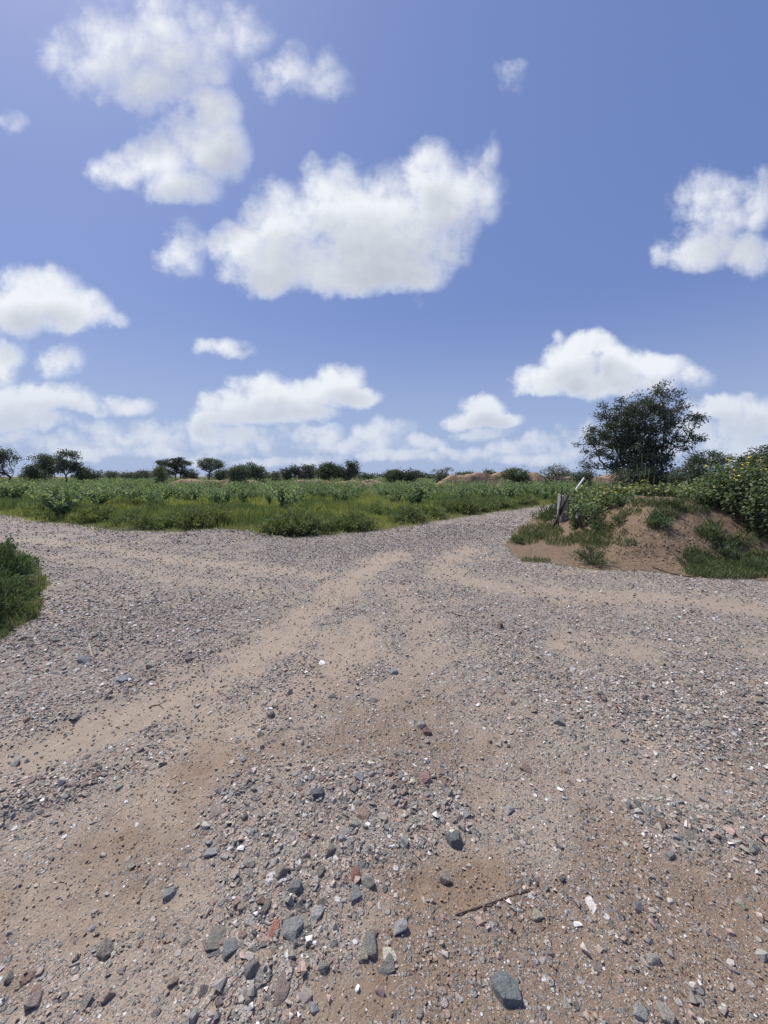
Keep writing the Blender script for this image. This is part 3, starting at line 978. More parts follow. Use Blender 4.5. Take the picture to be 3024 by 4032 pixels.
def px_blobs(spec, D, base_px, depth=.8):
    """ellipses seen at distance D -> ellipsoids in the tree's space"""
    b = at_depth(base_px, 1900, D)
    bz = hz(b.x, D)
    out = []
    for (cx, cy, rx, ry) in spec:
        c = at_depth(cx, cy, D)
        out.append((c.x - b.x, rng.normal(0, .15) * rx / FPX * D, c.z - bz, rx / FPX * D, rx / FPX * D * depth, ry / FPX * D))
    return (b.x, D, bz), out

# the big thorn tree behind the mound
loc, bl = px_blobs([(2520, 1700, 130, 110), (2440, 1640, 95, 70), (2600, 1610, 80, 90), (2620, 1545, 48, 45), (2670, 1660, 75, 80),
                    (2395, 1720, 85, 60), (2360, 1800, 65, 55), (2480, 1810, 120, 70), (2570, 1800, 90, 80), (2690, 1740, 70, 50),
                    (2320, 1715, 40, 30), (2735, 1640, 35, 28), (2740, 1730, 28, 20), (2330, 1835, 30, 22), (2510, 1600, 70, 45),
                    (2500, 1760, 110, 110), (2520, 1850, 70, 50), (2440, 1700, 70, 60), (2640, 1560, 36, 60), (2290, 1740, 24, 22), (2755, 1655, 26, 20), (2300, 1850, 24, 16)], 20.0, 2530)
tree('thorn_tree', loc, bl, 'tall dark spreading thorn tree rising behind the earth mound', 'tree', npts=900, per=50, leaf=(.13, .048),
     clump=.14, col=(.046, .058, .037), bark=(.085, .068, .055), stems=6, spread=.13, rtip=.011, mincnt=1, inner=.45)

def far_tree(label, D, base_px, spec, npts, per, leaf, clump, col, stems=1, cat='tree', name='tree', spread=.12, rtip=.02, flatten=1.0, bark=(.10, .08, .065), inner=.3, group=None):
    loc, bl = px_blobs(spec, D, base_px)
    return tree(name, loc, bl, label, cat, npts, per, leaf, clump, col, bark, stems, spread, rtip, group, 4, 1.5, flatten, inner=inner)

DK, MID, LT, OLV = (.056, .072, .044), (.070, .092, .050), (.105, .135, .055), (.092, .100, .066)
far_tree('dark broad-crowned acacia standing apart from the twin-crowned tree', 52, 20, [(10, 1800, 45, 32), (25, 1840, 32, 26), (-40, 1815, 50, 40), (50, 1800, 14, 9)], 110, 45, (.26, .11), .30, DK, 2)
far_tree('dark twin-crowned tree, the wider lower crown of the pair', 62, 190, [(188, 1818, 42, 28), (170, 1840, 36, 24), (200, 1845, 30, 26)], 110, 45, (.30, .12), .36, DK, 2)
far_tree('dark upright tree with clear trunk beside the twin-crowned tree', 60, 262, [(262, 1800, 36, 32), (240, 1822, 26, 26), (290, 1816, 24, 30), (268, 1842, 40, 20)], 120, 45, (.30, .12), .34, DK, 1)
far_tree('low dark bush between the broad-crowned acacia and the twin-crowned tree', 58, 132, [(132, 1852, 32, 22), (105, 1862, 20, 14)], 60, 40, (.26, .11), .3, DK, 3, 'bush', 'bush')
far_tree('ragged dark bush trailing off from the upright tree towards the mast', 60, 345, [(335, 1862, 34, 22), (368, 1870, 24, 18), (312, 1850, 18, 18)], 70, 40, (.28, .11), .3, DK, 3, 'bush', 'bush')
far_tree('hazy dome-shaped tree beside the thin mast', 150, 440, [(438, 1872, 26, 13)], 50, 40, (.55, .25), .7, OLV, 2, rtip=.04)
far_tree('hazy low flat-topped tree in the distance between the mast and the umbrella tree', 140, 510, [(505, 1876, 26, 14)], 50, 40, (.55, .25), .7, OLV, 2, rtip=.04)
far_tree('hazy low wide tree in the distance next to the umbrella tree', 140, 575, [(572, 1872, 30, 15), (548, 1878, 22, 11)], 60, 40, (.55, .25), .7, OLV, 2, rtip=.04)
far_tree('umbrella-shaped acacia with flat layered top in the field', 66, 700, [(690, 1826, 62, 15), (715, 1815, 40, 12), (672, 1842, 48, 13), (735, 1828, 22, 7), (650, 1858, 30, 16), (700, 1856, 40, 12)], 170, 48, (.30, .11), .28, DK, 2, flatten=.55, spread=.1)
far_tree('light green bush in front of the umbrella-shaped acacia', 56, 632, [(632, 1866, 22, 26)], 50, 45, (.26, .11), .3, LT, 3, 'bush', 'bush')
far_tree('small dark bush between the umbrella-shaped acacia and the vase-shaped tree', 68, 748, [(748, 1868, 24, 18)], 45, 40, (.3, .12), .33, DK, 3, 'bush', 'bush')
far_tree('vase-shaped tree opening upwards from a bare forked trunk', 62, 830, [(830, 1822, 40, 13), (800, 1832, 22, 11), (862, 1830, 22, 12), (832, 1840, 34, 12)], 130, 38, (.28, .10), .27, MID, 3, spread=.16)
far_tree('low dark bush at the foot of the vase-shaped tree', 66, 868, [(868, 1866, 26, 14)], 45, 40, (.3, .12), .32, DK, 3, 'bush', 'bush')
far_tree('round mid-green bush standing in front of a darker one', 46, 938, [(938, 1868, 36, 28), (925, 1850, 20, 14)], 90, 48, (.24, .10), .28, MID, 3, 'bush', 'bush')
far_tree('dark domed tree behind the round mid-green bush', 60, 975, [(975, 1846, 34, 22), (985, 1862, 34, 22)], 90, 45, (.30, .12), .33, DK, 2)
far_tree('loose open bush touching the dark domed tree', 60, 1020, [(1018, 1856, 22, 18)], 50, 38, (.28, .10), .3, MID, 3, 'bush', 'bush')
far_tree('small pale shrub alone on the far bank', 58, 1086, [(1086, 1874, 14, 14)], 24, 35, (.25, .1), .25, OLV, 3, 'bush', 'shrub')
far_tree('dark ragged tree next to the olive dome-shaped tree', 62, 1140, [(1130, 1866, 26, 20), (1162, 1858, 24, 20)], 90, 45, (.30, .12), .32, DK, 2)
far_tree('olive dome-shaped tree between two dark ones', 62, 1216, [(1216, 1852, 32, 20), (1205, 1870, 30, 18)], 90, 45, (.30, .12), .32, OLV, 2)
far_tree('large dark round tree with visible trunks', 56, 1296, [(1292, 1852, 42, 26), (1322, 1858, 30, 22), (1268, 1868, 24, 22), (1300, 1838, 26, 12)], 150, 48, (.28, .11), .32, (.058, .080, .040), 3)
far_tree('tall ragged tree with upright spiky top', 56, 1385, [(1388, 1850, 24, 26), (1376, 1826, 10, 14), (1400, 1832, 9, 14), (1360, 1868, 24, 18)], 120, 40, (.30, .09), .24, DK, 2)
far_tree('small dark bush in the gap beyond the spiky tree', 70, 1440, [(1440, 1884, 24, 14)], 40, 40, (.3, .12), .3, DK, 3, 'bush', 'bush')
far_tree('dark bush at the end of the bare bank', 50, 1556, [(1552, 1872, 36, 18), (1580, 1866, 18, 16)], 80, 42, (.25, .10), .27, MID, 3, 'bush', 'bush')
far_tree('slim dark shrub with an upright stem at the start of the bare bank', 50, 1618, [(1618, 1874, 22, 20), (1638, 1858, 6, 12)], 50, 38, (.24, .09), .24, DK, 3, 'bush', 'shrub')
far_tree('open branching shrub growing on top of the bare bank', 56, 1745, [(1725, 1858, 22, 10), (1762, 1853, 22, 8), (1738, 1866, 26, 8)], 60, 28, (.24, .08), .22, MID, 4, 'bush', 'shrub', spread=.3)
far_tree('low green bush next to the open shrub on the bank', 58, 1835, [(1832, 1868, 38, 8), (1855, 1870, 30, 8)], 50, 36, (.26, .1), .25, MID, 4, 'bush', 'bush', spread=.4)
far_tree('dark low bush on the bank next to the green dome', 56, 1925, [(1925, 1868, 26, 14), (1905, 1872, 16, 10)], 50, 38, (.26, .1), .26, DK, 3, 'bush', 'bush')
far_tree('smooth green dome-shaped bush on the far bank', 50, 2025, [(2022, 1864, 48, 20), (2060, 1872, 28, 14)], 110, 46, (.22, .09), .24, (.075, .105, .045), 4, 'bush', 'bush', spread=.3)
far_tree('grey-green airy shrub with fanned thin branches', 44, 2186, [(2186, 1856, 50, 20), (2150, 1866, 26, 16), (2226, 1862, 24, 18), (2190, 1842, 30, 10)], 130, 24, (.20, .06), .20, (.10, .115, .085), 6, 'bush', 'shrub', spread=.3, bark=(.2, .18, .16))
far_tree('dark bush behind the white pole', 34, 2292, [(2290, 1882, 40, 24), (2315, 1872, 20, 16)], 80, 42, (.18, .07), .2, DK, 4, 'bush', 'bush')
far_tree('dense dark bush standing next to the tall thorn tree', 17, 2770, [(2780, 1812, 75, 34), (2730, 1840, 50, 34), (2835, 1835, 45, 32), (2700, 1880, 60, 36)], 190, 52, (.11, .045), .13, DK, 5, 'bush', 'bush', rtip=.008)
far_tree('dark bush behind the tallest flowering shrubs', 15, 2985, [(2985, 1810, 65, 40), (3050, 1800, 60, 50), (2930, 1845, 60, 36)], 190, 52, (.11, .045), .13, DK, 5, 'bush', 'bush', rtip=.008)
far_tree('low dark bush under the thorn tree filling its foot', 18.6, 2520, [(2480, 1868, 70, 30), (2570, 1870, 70, 34), (2630, 1880, 50, 26)], 170, 50, (.11, .045), .14, DK, 5, 'bush', 'bush', rtip=.008, spread=.3)

# far-off wood along the horizon: one mass
def far_wood():
    b = Buf()
    for i in range(150):
        D = rng.uniform(190, 330)
        x = rng.uniform(-1.05, 1.05) * D
        w, h = rng.uniform(5, 11), rng.uniform(2.2, 4.6)
        n = 110
        P = np.array([x, D, h * .52]) + rand_dirs(n) * rng.uniform(.55, 1, (n, 1)) * np.array([w * .5, w * .4, h * .5])
        P[:, 2] = np.maximum(P[:, 2], .2)
        add_leaves(b, P, rand_dirs(n), 1.1, .6, np.array(OLV if i % 3 else MID) * rng.uniform(.8, 1.1))
    o = link('far_wood', b.mesh('far_wood'), M['leaf_dull'])
    tag(o, 'far-off line of low trees along the horizon', 'woodland', kind='stuff')
far_wood()

# ------------------------------------------------------------------ earth banks far out in the field
def bank(x0, x1, Y, hmax, label):
    nx, ny = int((x1 - x0) / .35), 30
    xs = np.linspace(x0, x1, nx); t = np.linspace(-1, 1, ny)
    X, T = np.meshgrid(xs, t)
    e = sstep(0, 4, X - x0) * sstep(0, 4, x1 - X)
    top = hmax * (.72 + .5 * fbm(X * .16, X * 0 + Y, 3, 81) + .3 * fbm(X * .9, X * 0, 2, 83)) * e
    prof = sstep(-1, -.42, T + .5 * fbm(X * .8, T * 2, 3, 82)) * sstep(1.0, .2, T)
    Z = -.15 + (top + .15) * prof + .18 * fbm(X * 1.6, T * 5, 3, 84) * prof
    Yv = Y + T * 3.2 + 1.2 * fbm(X * .2, X * 0, 2, 85)
    v = np.stack([X, Yv, Z], -1).reshape(-1, 3)
    i = (np.arange(ny - 1)[:, None] * nx + np.arange(nx - 1)[None]).ravel()
    f = np.stack([i, i + 1, i + 1 + nx, i + nx], 1)
    me = tri_mesh('earth_bank', v, f, None, True)
    o = link('earth_bank', me, M['bank'])
    tag(o, label, None, kind='structure')
def bank_material():
    m, nt = new_mat('bank'); k = N(nt)
    P = k.n('ShaderNodeNewGeometry').outputs['Position']
    n1 = k.noise(P, .7, 4, .6); n2 = k.noise(P, 3.0, 5, .6)
    c = k.mix(n2, (.21, .135, .090), (.35, .255, .185))
    c = k.mix(k.rng(n1, .52, .66, 0, .8), c, (.085, .095, .045))
    k.out(k.principled(c, .95, k.bump(n2, .8, .3), .1))
    return m
M['bank'] = bank_material()
bank(-29, -13.5, 50, 1.55, 'low bank of bare reddish earth below the dark bushes')
bank(-15, 2, 53, 1.55, 'low broken bank of tan earth under the round dark trees')
bank(5.5, 36, 52, 2.2, 'long bare reddish earth bank with shrubs on its top')

# ------------------------------------------------------------------ milkweed shrubs with broad paired leaves
def milkweed_mesh(seed, h=1.3, stems=9, col=(.125, .175, .105), lean=.60, big=1.0):
    lb, sb = Buf(), Buf()
    P, D, Ls, Cs = [], [], [], []
    for s in range(stems):
        a = rng.uniform(0, 6.28); l = rng.uniform(.05, 1) ** .7 * lean
        H = h * rng.uniform(.7, 1.0) * (1 - .25 * l)
        top = np.array([math.cos(a) * l * H * 1.25, math.sin(a) * l * H * 1.25, H])
        mid = top * np.array([.35, .35, .5])
        pts = np.array([(0, 0, 0), mid, top])
        add_tube(sb, pts, [.016, .012, .006], 4, (.14, .15, .10), False)
        n = int(H / .085)
        for j in range(1, n + 1):
            t = j / n
            p = (1 - t) ** 2 * pts[0] + 2 * t * (1 - t) * (mid * 1.1) + t * t * top
            b = j * 1.57 + rng.uniform(-.3, .3)
            for sgn in (0, math.pi):
                d = np.array([math.cos(b + sgn), math.sin(b + sgn), rng.uniform(.35, 1.1)])
                P.append(p); D.append(d); Ls.append(big * rng.uniform(.11, .17) * (1 - .45 * max(0, t - .7) / .3))
                Cs.append(np.array(col) * rng.uniform(.8, 1.25))
    add_leaves(lb, np.array(P), np.array(D), np.array(Ls), np.array(Ls) * .58, np.array(Cs), broad=True, droop=.05)
    return lb.mesh('foliage'), sb.mesh('stem')

MW = [milkweed_mesh(i, 1.15 + .1 * (i % 3), 11 + i % 4) for i in range(7)]
def milkweed(x, y, s, label, group=None, var=None, src=MW):
    f, st = src[var if var is not None else int(rng.integers(0, len(src)))]
    r = root('milkweed_shrub', (x, y, hz(x, y) - .02), rng.uniform(0, 6.28), s)
    link('foliage', f, M['milkweed'], r); link('stem', st, M['twig'], r)
    tag(r, label, 'shrub', group)
    return r

BIG = [milkweed_mesh(50 + i, 1.28, 22, (.140, .195, .115), .75, 1.3) for i in range(3)]
SOLO = []
for (px, py, s, lab, v) in [(245, 2046, 1.0, 'tall milkweed shrub with broad pale leaves at the field corner by the road', 0),
                            (395, 2012, .95, 'upright milkweed shrub with stacked leaves beside yellow-green grass', 1),
                            (1130, 2032, 1.05, 'big rounded milkweed bush standing in front of the others near the road bend', 2),
                            (1640, 2004, 1.0, 'pale grey-green milkweed clump beside the road that runs away', 0),
                            (60, 1985, 1.15, 'large light green milkweed at the edge of the field by the left road', 1)]:
    x, y = ground(px, py)
    SOLO.append((x, y))
    milkweed(x, y, s, lab, var=v, src=BIG)

def field_positions(n, r0, r1, seed, thr=-.08):
    out = []
    r = np.random.default_rng(seed)
    while len(out) < n:
        m = n * 4
        D = np.sqrt(r.uniform(r0 * r0, r1 * r1, m)); x = r.uniform(-1.12, .95, m) * D
        ok = (region(x, D) == 1) & (poly_dist(x, D, FIELD_EDGE) > 1.2) & (fbm(x * .22, D * .22, 3, 6) > thr)
        out += list(zip(x[ok], D[ok]))
    return out[:n]
pos = sorted(field_positions(300, 17.5, 40, 3, -.12), key=lambda p: p[1])
MARKS = [(-.80, 'the dark twin-crowned tree'), (-.60, 'the thin mast'), (-.48, 'the umbrella-shaped acacia'), (-.41, 'the vase-shaped tree'),
         (-.30, 'the dark domed tree'), (-.18, 'the olive dome-shaped tree'), (-.03, 'the tall spiky tree'), (.12, 'the start of the bare bank'),
         (.28, 'the middle of the bare bank'), (9, 'the receding road')]
for x, y in pos:
    mark = next(m for u, m in MARKS if x / y < u)
    row = 'front row of the stand' if y < 25 else 'thick of the stand' if y < 33 else 'back of the stand'
    milkweed(x, y, rng.uniform(.62, 1.05), 'milkweed shrub in the %s, facing %s' % (row, mark) if mark[-4:] != 'road' else 'grey-green milkweed shrub in the %s, near the receding road' % row,
             'milkweed shrubs in the %s by %s' % (row, mark))

def milkweed_mass():
    b = Buf()
    n = 1500
    pp = field_positions(n, 19, 95, 8, -.3)
    zz = hgrid(np.array([p[0] for p in pp]), np.array([p[1] for p in pp]))
    for (x, y), z in zip(pp, zz):
        k = 60 if y < 60 else 26
        H = rng.uniform(.4, 1.15)
        P = np.array([x, y, z]) + np.stack([rng.normal(0, .42, k), rng.normal(0, .42, k), rng.uniform(.1, 1, k) * H], 1)
        add_leaves(b, P, rand_dirs(k) + np.array([0, 0, .5]), .17 if y < 40 else .24 if y < 60 else .36, .09 if y < 40 else .13 if y < 60 else .2, np.array((.118, .165, .095)) * rng.uniform(.8, 1.2))
    o = link('distant_milkweed', b.mesh('distant_milkweed'), M['milkweed'])
    tag(o, 'far continuous stand of milkweed shrubs across the field', 'shrubs', kind='stuff')
milkweed_mass()

# ------------------------------------------------------------------ grass
def add_blades(buf, x, y, z, h, w, col, bend=.35):
    n = len(x)
    a = rng.uniform(0, 6.28, n); S = np.stack([np.cos(a), np.sin(a), np.zeros(n)], 1)
    b = rng.uniform(0, 6.28, n); Bd = np.stack([np.cos(b), np.sin(b), np.zeros(n)], 1) * (bend * h * rng.uniform(.2, 1, n))[:, None]
    P = np.stack([x, y, z], 1)
    up = np.zeros((n, 3)); up[:, 2] = h
    w = np.broadcast_to(w, (n,))[:, None]
    v = np.stack([P - S * w * .5, P + S * w * .5, P + .55 * up + .3 * Bd + S * w * .35, P + up * .95 + Bd], 1)
    f = (np.arange(n)[:, None, None] * 4 + np.array([[0, 1, 2], [0, 2, 3]])[None]).reshape(-1, 3)
    c = np.broadcast_to(col, (n, 3)) * rng.uniform(.75, 1.25, (n, 1))
    buf.add(v.reshape(-1, 3), f, np.repeat(c, 4, 0))

def field_grass():
    b = Buf()
    n = 330000
    D = np.sqrt(rng.uniform(9.0 ** 2, 30 ** 2, n)); x = rng.uniform(-1.12, .80, n) * D
    ok = rng.uniform(size=n) < np.clip(14 / D, .25, 1)
    x, D = x[ok], D[ok]
    reg = region(x, D)
    e = poly_dist(x, D, FIELD_EDGE)
    dens = fbm(x * .9, D * .9, 3, 23)
    ok = (reg == 1) & ((e > .35) | (rng.uniform(size=len(x)) < .35)) & (dens > -.26)
    ok |= (reg == 0) & (e < .6) & (rng.uniform(size=len(x)) < .30 * (1 - e / .6) ** 1.5)      # stragglers out on the gravel
    x, D, e = x[ok], D[ok], e[ok]
    z = hgrid(x, D)
    t = sstep(-.16, .14, fbm(x * .33, D * .33, 4, 29))[:, None]
    col = np.array([.090, .120, .040]) * (1 - t) + np.array([.215, .220, .060]) * t
    h = (.16 + .26 * sstep(-.2, .25, fbm(x * .8, D * .8, 3, 37))) * rng.uniform(.5, 1.3, len(x)) * (.55 + .45 * sstep(0, 2, e))
    add_blades(b, x, D, z - .02, h, .010 + .0010 * D, col)
    o = link('field_grass', b.mesh('field_grass'), M['leaf'])
    tag(o, 'yellow-green grass and low weeds covering the field', 'grass', kind='stuff')
field_grass()

# ------------------------------------------------------------------ feathery weed clumps
def clump_mesh(seed, n=620, w=.45, h=.42, leaf=(.055, .016), col=(.062, .090, .034), tall=0):
    b, sb = Buf(), Buf()
    k = 34
    dirs = rand_dirs(k); dirs[:, 2] = np.abs(dirs[:, 2]) * .8 + .18
    ends = dirs * np.array([w, w, h]) * rng.uniform(.75, 1.1, (k, 1))
    add_struts(sb, np.zeros((k, 3)), ends * .92, np.full(k, .006), np.full(k, .002), 3, (.10, .11, .06))
    i = rng.integers(0, k, n); t = rng.uniform(.25, 1.05, (n, 1)) ** .6
    P = ends[i] * t + rng.normal(0, .05, (n, 3)) * w * 1.3
    P[:, 2] = np.maximum(P[:, 2], .01)
    D = norm(ends[i]) * .7 + rand_dirs(n) * .8 + np.array([0, 0, .35])
    sh = (.75 + .45 * rng.uniform(0, 1, (k, 1)))[i]
    add_leaves(b, P, D, leaf[0] * rng.uniform(.6, 1.4, n), leaf[1], np.array(col) * sh)
    return b.mesh('foliage'), sb.mesh('stem')

def weed(name, x, y, s, sz, src, label, cat='weed', group=None, mat='leaf', rz=None):
    r = root(name, (x, y, hz(x, y) - .01), rng.uniform(0, 6.28) if rz is None else rz)
    r.scale = (s, s, sz)
    link('foliage', src[0], M[mat], r); link('stem', src[1], M['twig'], r)
    tag(r, label, cat, group)
    return r

CL_D = [clump_mesh(i, 900, .45, .42, (.075, .026), (.112, .146, .056)) for i in range(3)]
CL_Y = [clump_mesh(i, 900, .45, .42, (.075, .024), (.160, .185, .050)) for i in range(3)]
def along(poly, n, r):
    P = np.array(poly); seg = np.linalg.norm(np.diff(P, axis=0), axis=1); cum = np.concatenate([[0], np.cumsum(seg)])
    t = np.sort(r.uniform(0, cum[-1], n)); i = np.clip(np.searchsorted(cum, t) - 1, 0, len(seg) - 1)
    f = ((t - cum[i]) / seg[i])[:, None]
    q = P[i] + (P[i + 1] - P[i]) * f
    d = (P[i + 1] - P[i]) / seg[i][:, None]
    return q, np.stack([-d[:, 1], d[:, 0]], 1)
rr_ = np.random.default_rng(77)
q, nn = along(FIELD_EDGE, 128, rr_)
for i in range(len(q)):
    off = rr_.uniform(.30, 1.3) if rr_.uniform() < .72 else rr_.uniform(1.3, 5)
    x, y = q[i] + nn[i] * off
    if region(np.array([x]), np.array([y]))[0] != 1: continue
    if any(math.hypot(x - a, y + .5 - b) < 1.0 for a, b in SOLO): continue
    s = rr_.uniform(.7, 1.45)
    where = 'beside the left road' if x < -7 else 'by the bare patch' if x < -3.6 else 'at the field corner' if x < -.5 else 'beside the receding road' if x < 3.5 else 'far along the receding road'
    size = 'large' if s > 1.1 else 'small'
    dark = rr_.uniform() < .68
    tone = 'dark green' if dark else 'yellow-green'
    back = ', back in the grass' if off > 1.3 else ', at the road edge'
    weed('weed_clump', x, y, s, s * rr_.uniform(.78, 1.15), (CL_D if dark else CL_Y)[i % 3], '%s %s weed clump %s%s' % (size, tone, where, back), group='%s %s weed clumps %s%s' % (size, tone, where, back))
for px, py, s, src, lab in [(1075, 2108, 1.0, CL_D[0], 'dark weed clump right at the sharp corner where the field meets the crossing'),
                            (790, 2080, 1.35, CL_D[1], 'large dark feathery clump by the pile of pale gravel'),
                            (720, 1985, 1.3, CL_D[2], 'isolated dark clump inside the yellow-green grass'),
                            (630, 2082, .9, CL_D[2], 'small dark clump beside a bare patch at the field edge'),
                            (1215, 2092, .8, CL_Y[0], 'bright yellow-green tuft next to the corner of the field'),
                            (1300, 2085, 1.1, CL_D[0], 'dark clump just past the bright yellow-green tuft'),
                            (1560, 2060, .9, CL_D[1], 'dark clump with a dry brown side beside the receding road')]:
    x, y = ground(px, py)
    weed('weed_clump', x, y, s, s * .9, src, lab)

# verge weeds by the left road, close to the camera
VG = [clump_mesh(i, 3000, .50, .55, (.055, .020), (.060, .096, .040)) for i in range(2)]
for px, py, s, sz, lab in [(-25, 2470, .88, 1.0, 'leafy dark green weed bush at the near end of the left verge'),
                           (5, 2325, .98, 1.08, 'leafy dark green weed bush behind the near one on the left verge'),
                           (-60, 2250, 1.0, .95, 'leafy weed bush at the far end of the left verge'),
                           (-150, 2420, 1.2, 1.0, 'leafy weed bush at the back of the left verge')]:
    x, y = ground(px, py)
    weed('verge_weed', x - .25, y + .15, s, sz, VG[int(sz * 10) % 2], lab, 'bush')

def verge_cover():
    b = Buf()
    n = 7000
    px = rng.uniform(-250, 185, n); py = rng.uniform(2150, 2530, n)
    xy = np.array([ground(a, c) for a, c in zip(px, py)])
    x, y = xy[:, 0], xy[:, 1]
    ok = region(x, y) == 3
    x, y = x[ok], y[ok]
    z = height(x, y); t = rng.uniform(0, 1, (len(x), 1))
    add_blades(b, x, y, z - .01, rng.uniform(.04, .11, len(x)), .007, np.array([.065, .095, .036]) * (1 - t) + np.array([.12, .135, .055]) * t, .6)
    o = link('verge_grass', b.mesh('verge_grass'), M['leaf'])
    tag(o, 'short grass around the weed bushes of the left verge', 'grass', kind='stuff')
verge_cover()

# ------------------------------------------------------------------ the earth mound: weeds, flowers, post, sticks
def hit(px, py):
    """where rays through these photograph pixels meet the soil on the right"""
    px = np.atleast_1d(np.asarray(px, float)); py = np.atleast_1d(np.asarray(py, float))
    d = np.array([pix_dir(a, b)[:] for a, b in zip(px, py)])
    d = d / d[:, 1:2]
    res = np.full(len(px), np.nan)
    Y, prev = 4.5, None
    while Y < 24:
        gap = CAM_H + d[:, 2] * Y - hgrid(d[:, 0] * Y, np.full(len(px), Y))
        if prev is not None:
            new = np.isnan(res) & (gap <= 0)
            res[new] = (Y - .08) + .08 * prev[new] / (prev[new] - gap[new])
        prev = gap
        Y += .08
    ok = ~np.isnan(res)
    Y = res[ok]
    x = d[ok, 0] * Y
    return x, Y, hgrid(x, Y)

def ellipse_px(cx, cy, rx, ry, n):
    a = rng.uniform(0, 6.28, n); r = np.sqrt(rng.uniform(0, 1, n))
    return cx + rx * r * np.cos(a), cy + ry * r * np.sin(a)

def ground_cover():
    b = Buf()
    for (cx, cy, rx, ry, n, h, leafy) in [(2880, 2252, 190, 30, 5200, .10, .3), (2990, 2215, 90, 30, 2200, .13, .4), (2800, 2225, 90, 22, 1500, .11, .3),
            (2130, 2095, 90, 26, 2600, .12, .3), (2070, 2125, 60, 20, 1400, .12, .5), (2150, 2060, 34, 26, 700, .12, .3), (2210, 2135, 70, 18, 1300, .10, .4),
            (2300, 2120, 60, 26, 1500, .13, .6), (2370, 2105, 40, 50, 1300, .12, .6), (2430, 2090, 40, 40, 600, .10, .6), (2590, 2050, 34, 40, 900, .14, .7),
            (2650, 2020, 40, 30, 600, .12, .6), (2480, 2020, 50, 14, 500, .09, .5), (2800, 2100, 45, 40, 1000, .14, .7), (2860, 2150, 70, 30, 1200, .12, .6),
            (2740, 2185, 60, 20, 700, .10, .4), (2460, 2140, 60, 14, 400, .08, .5), (2110, 2209, 60, 7, 500, .07, .2), (2340, 2150, 60, 16, 700, .10, .5),
            (2560, 1985, 150, 14, 1500, .12, .5), (2750, 2010, 70, 16, 900, .12, .6), (2110, 2035, 26, 18, 400, .12, .4), (2960, 2120, 70, 40, 900, .12, .6),
            (2620, 2130, 200, 60, 300, .06, .5)]:
        x, y, z = hit(*ellipse_px(cx, cy, rx, ry, int(n * .50)))
        g = rng.uniform(size=len(x)) > leafy
        t = rng.uniform(0, 1, (len(x), 1))
        col = np.array([.060, .088, .034]) * (1 - t) + np.array([.105, .130, .050]) * t
        if g.any(): add_blades(b, x[g], y[g], z[g] - .01, h * rng.uniform(.5, 1.5, g.sum()), .007 + .0006 * y[g], col[g], .6)
        l = ~g
        if l.any():
            P = np.stack([x[l], y[l], z[l] + h * rng.uniform(.05, .9, l.sum())], 1)
            add_leaves(b, P, rand_dirs(l.sum()) + np.array([0, 0, .4]), .035 * rng.uniform(.7, 1.4, l.sum()), .018, col[l])
    o = link('ground_cover', b.mesh('ground_cover'), M['leaf'])
    tag(o, 'patchy creeping weeds and grass growing over the earth mound', 'weeds', kind='stuff')
ground_cover()

def clods():
    b = Buf()
    for (cx, cy, rx, ry, n, s) in [(2620, 2130, 260, 100, 750, .030), (2450, 2180, 160, 40, 500, .022), (2640, 2235, 170, 14, 260, .022), (2330, 2060, 90, 60, 360, .040),
                                   (2240, 2180, 170, 30, 360, .016), (2520, 2020, 150, 30, 220, .026), (2880, 2140, 130, 60, 260, .028)]:
        x, y, z = hit(*ellipse_px(cx, cy, rx, ry, n))
        k = len(x)
        sz = s * (.25 + 1.5 * rng.uniform(0, 1, k) ** 2.5)
        Rm = rot_z(rng.uniform(0, 6.28, k), rng.normal(0, .5, k), rng.uniform(0, 6.28, k))
        col = np.array([.24, .17, .115]) * rng.uniform(.75, 1.2, (k, 1))
        w = rng.integers(0, len(STONES), k)
        for j, (v, f) in enumerate(STONES):
            i = np.nonzero(w == j)[0]
            if not len(i): continue
            vv = np.einsum('nij,nkj->nki', Rm[i], v[None] * sz[i][:, None, None]) + np.stack([x[i], y[i], z[i] + .15 * sz[i]], 1)[:, None]
            b.add(vv.reshape(-1, 3), (np.arange(len(i))[:, None, None] * len(v) + f[None]).reshape(-1, 3), np.repeat(col[i], len(v), 0))
    o = link('soil_clods', b.mesh('soil_clods'), M['clod'])
    tag(o, 'loose crumbs and clods of dry earth on the mound', 'soil', kind='stuff')
M['clod'] = col_mat('clod', .95, 60, .3, .004, .1)
clods()

# weeds that stand apart on and below the mound
MD = [clump_mesh(20 + i, 1500, .34, .34, (.040, .012), (.062, .092, .038)) for i in range(3)]
SPR = [clump_mesh(30 + i, 380, .26, .30, (.055, .026), (.072, .105, .046)) for i in range(3)]
for px, py, s, src, lab in [(2330, 2222, 1.0, MD[0], 'bushy green weed alone at the foot of the mound on the road edge'),
                            (2035, 2140, .62, MD[1], 'small dark bush at the tip of the soil where the roads part'),
                            (2130, 2122, .60, MD[2], 'low leafy weed between the small dark bush and the stone post'),
                            (2360, 2085, .8, SPR[0], 'leafy weed growing in the gully of the mound'),
                            (2590, 2070, .95, SPR[1], 'leafy weed in the middle of the bare mound face'),
                            (2440, 2055, .7, SPR[2], 'small sprawling weed on the upper left shoulder of the mound'),
                            (2790, 2120, .95, SPR[0], 'leafy weed on the right slope of the mound under the flowering shrubs'),
                            (2850, 2190, .9, SPR[1], 'broad-leaved weed low on the right slope of the mound'),
                            (2720, 2232, .75, MD[1], 'grassy weed at the right foot of the mound by the fallen branch'),
                            (2960, 2250, .8, MD[2], 'grassy weed at the foot of the mound in the lush grass patch'),
                            (2650, 1998, .7, SPR[2], 'upright weed on the crest of the mound')]:
    x, y, z = hit(px, py)
    if len(x): weed('weed', x[0], y[0], s, s * .95, src, lab)

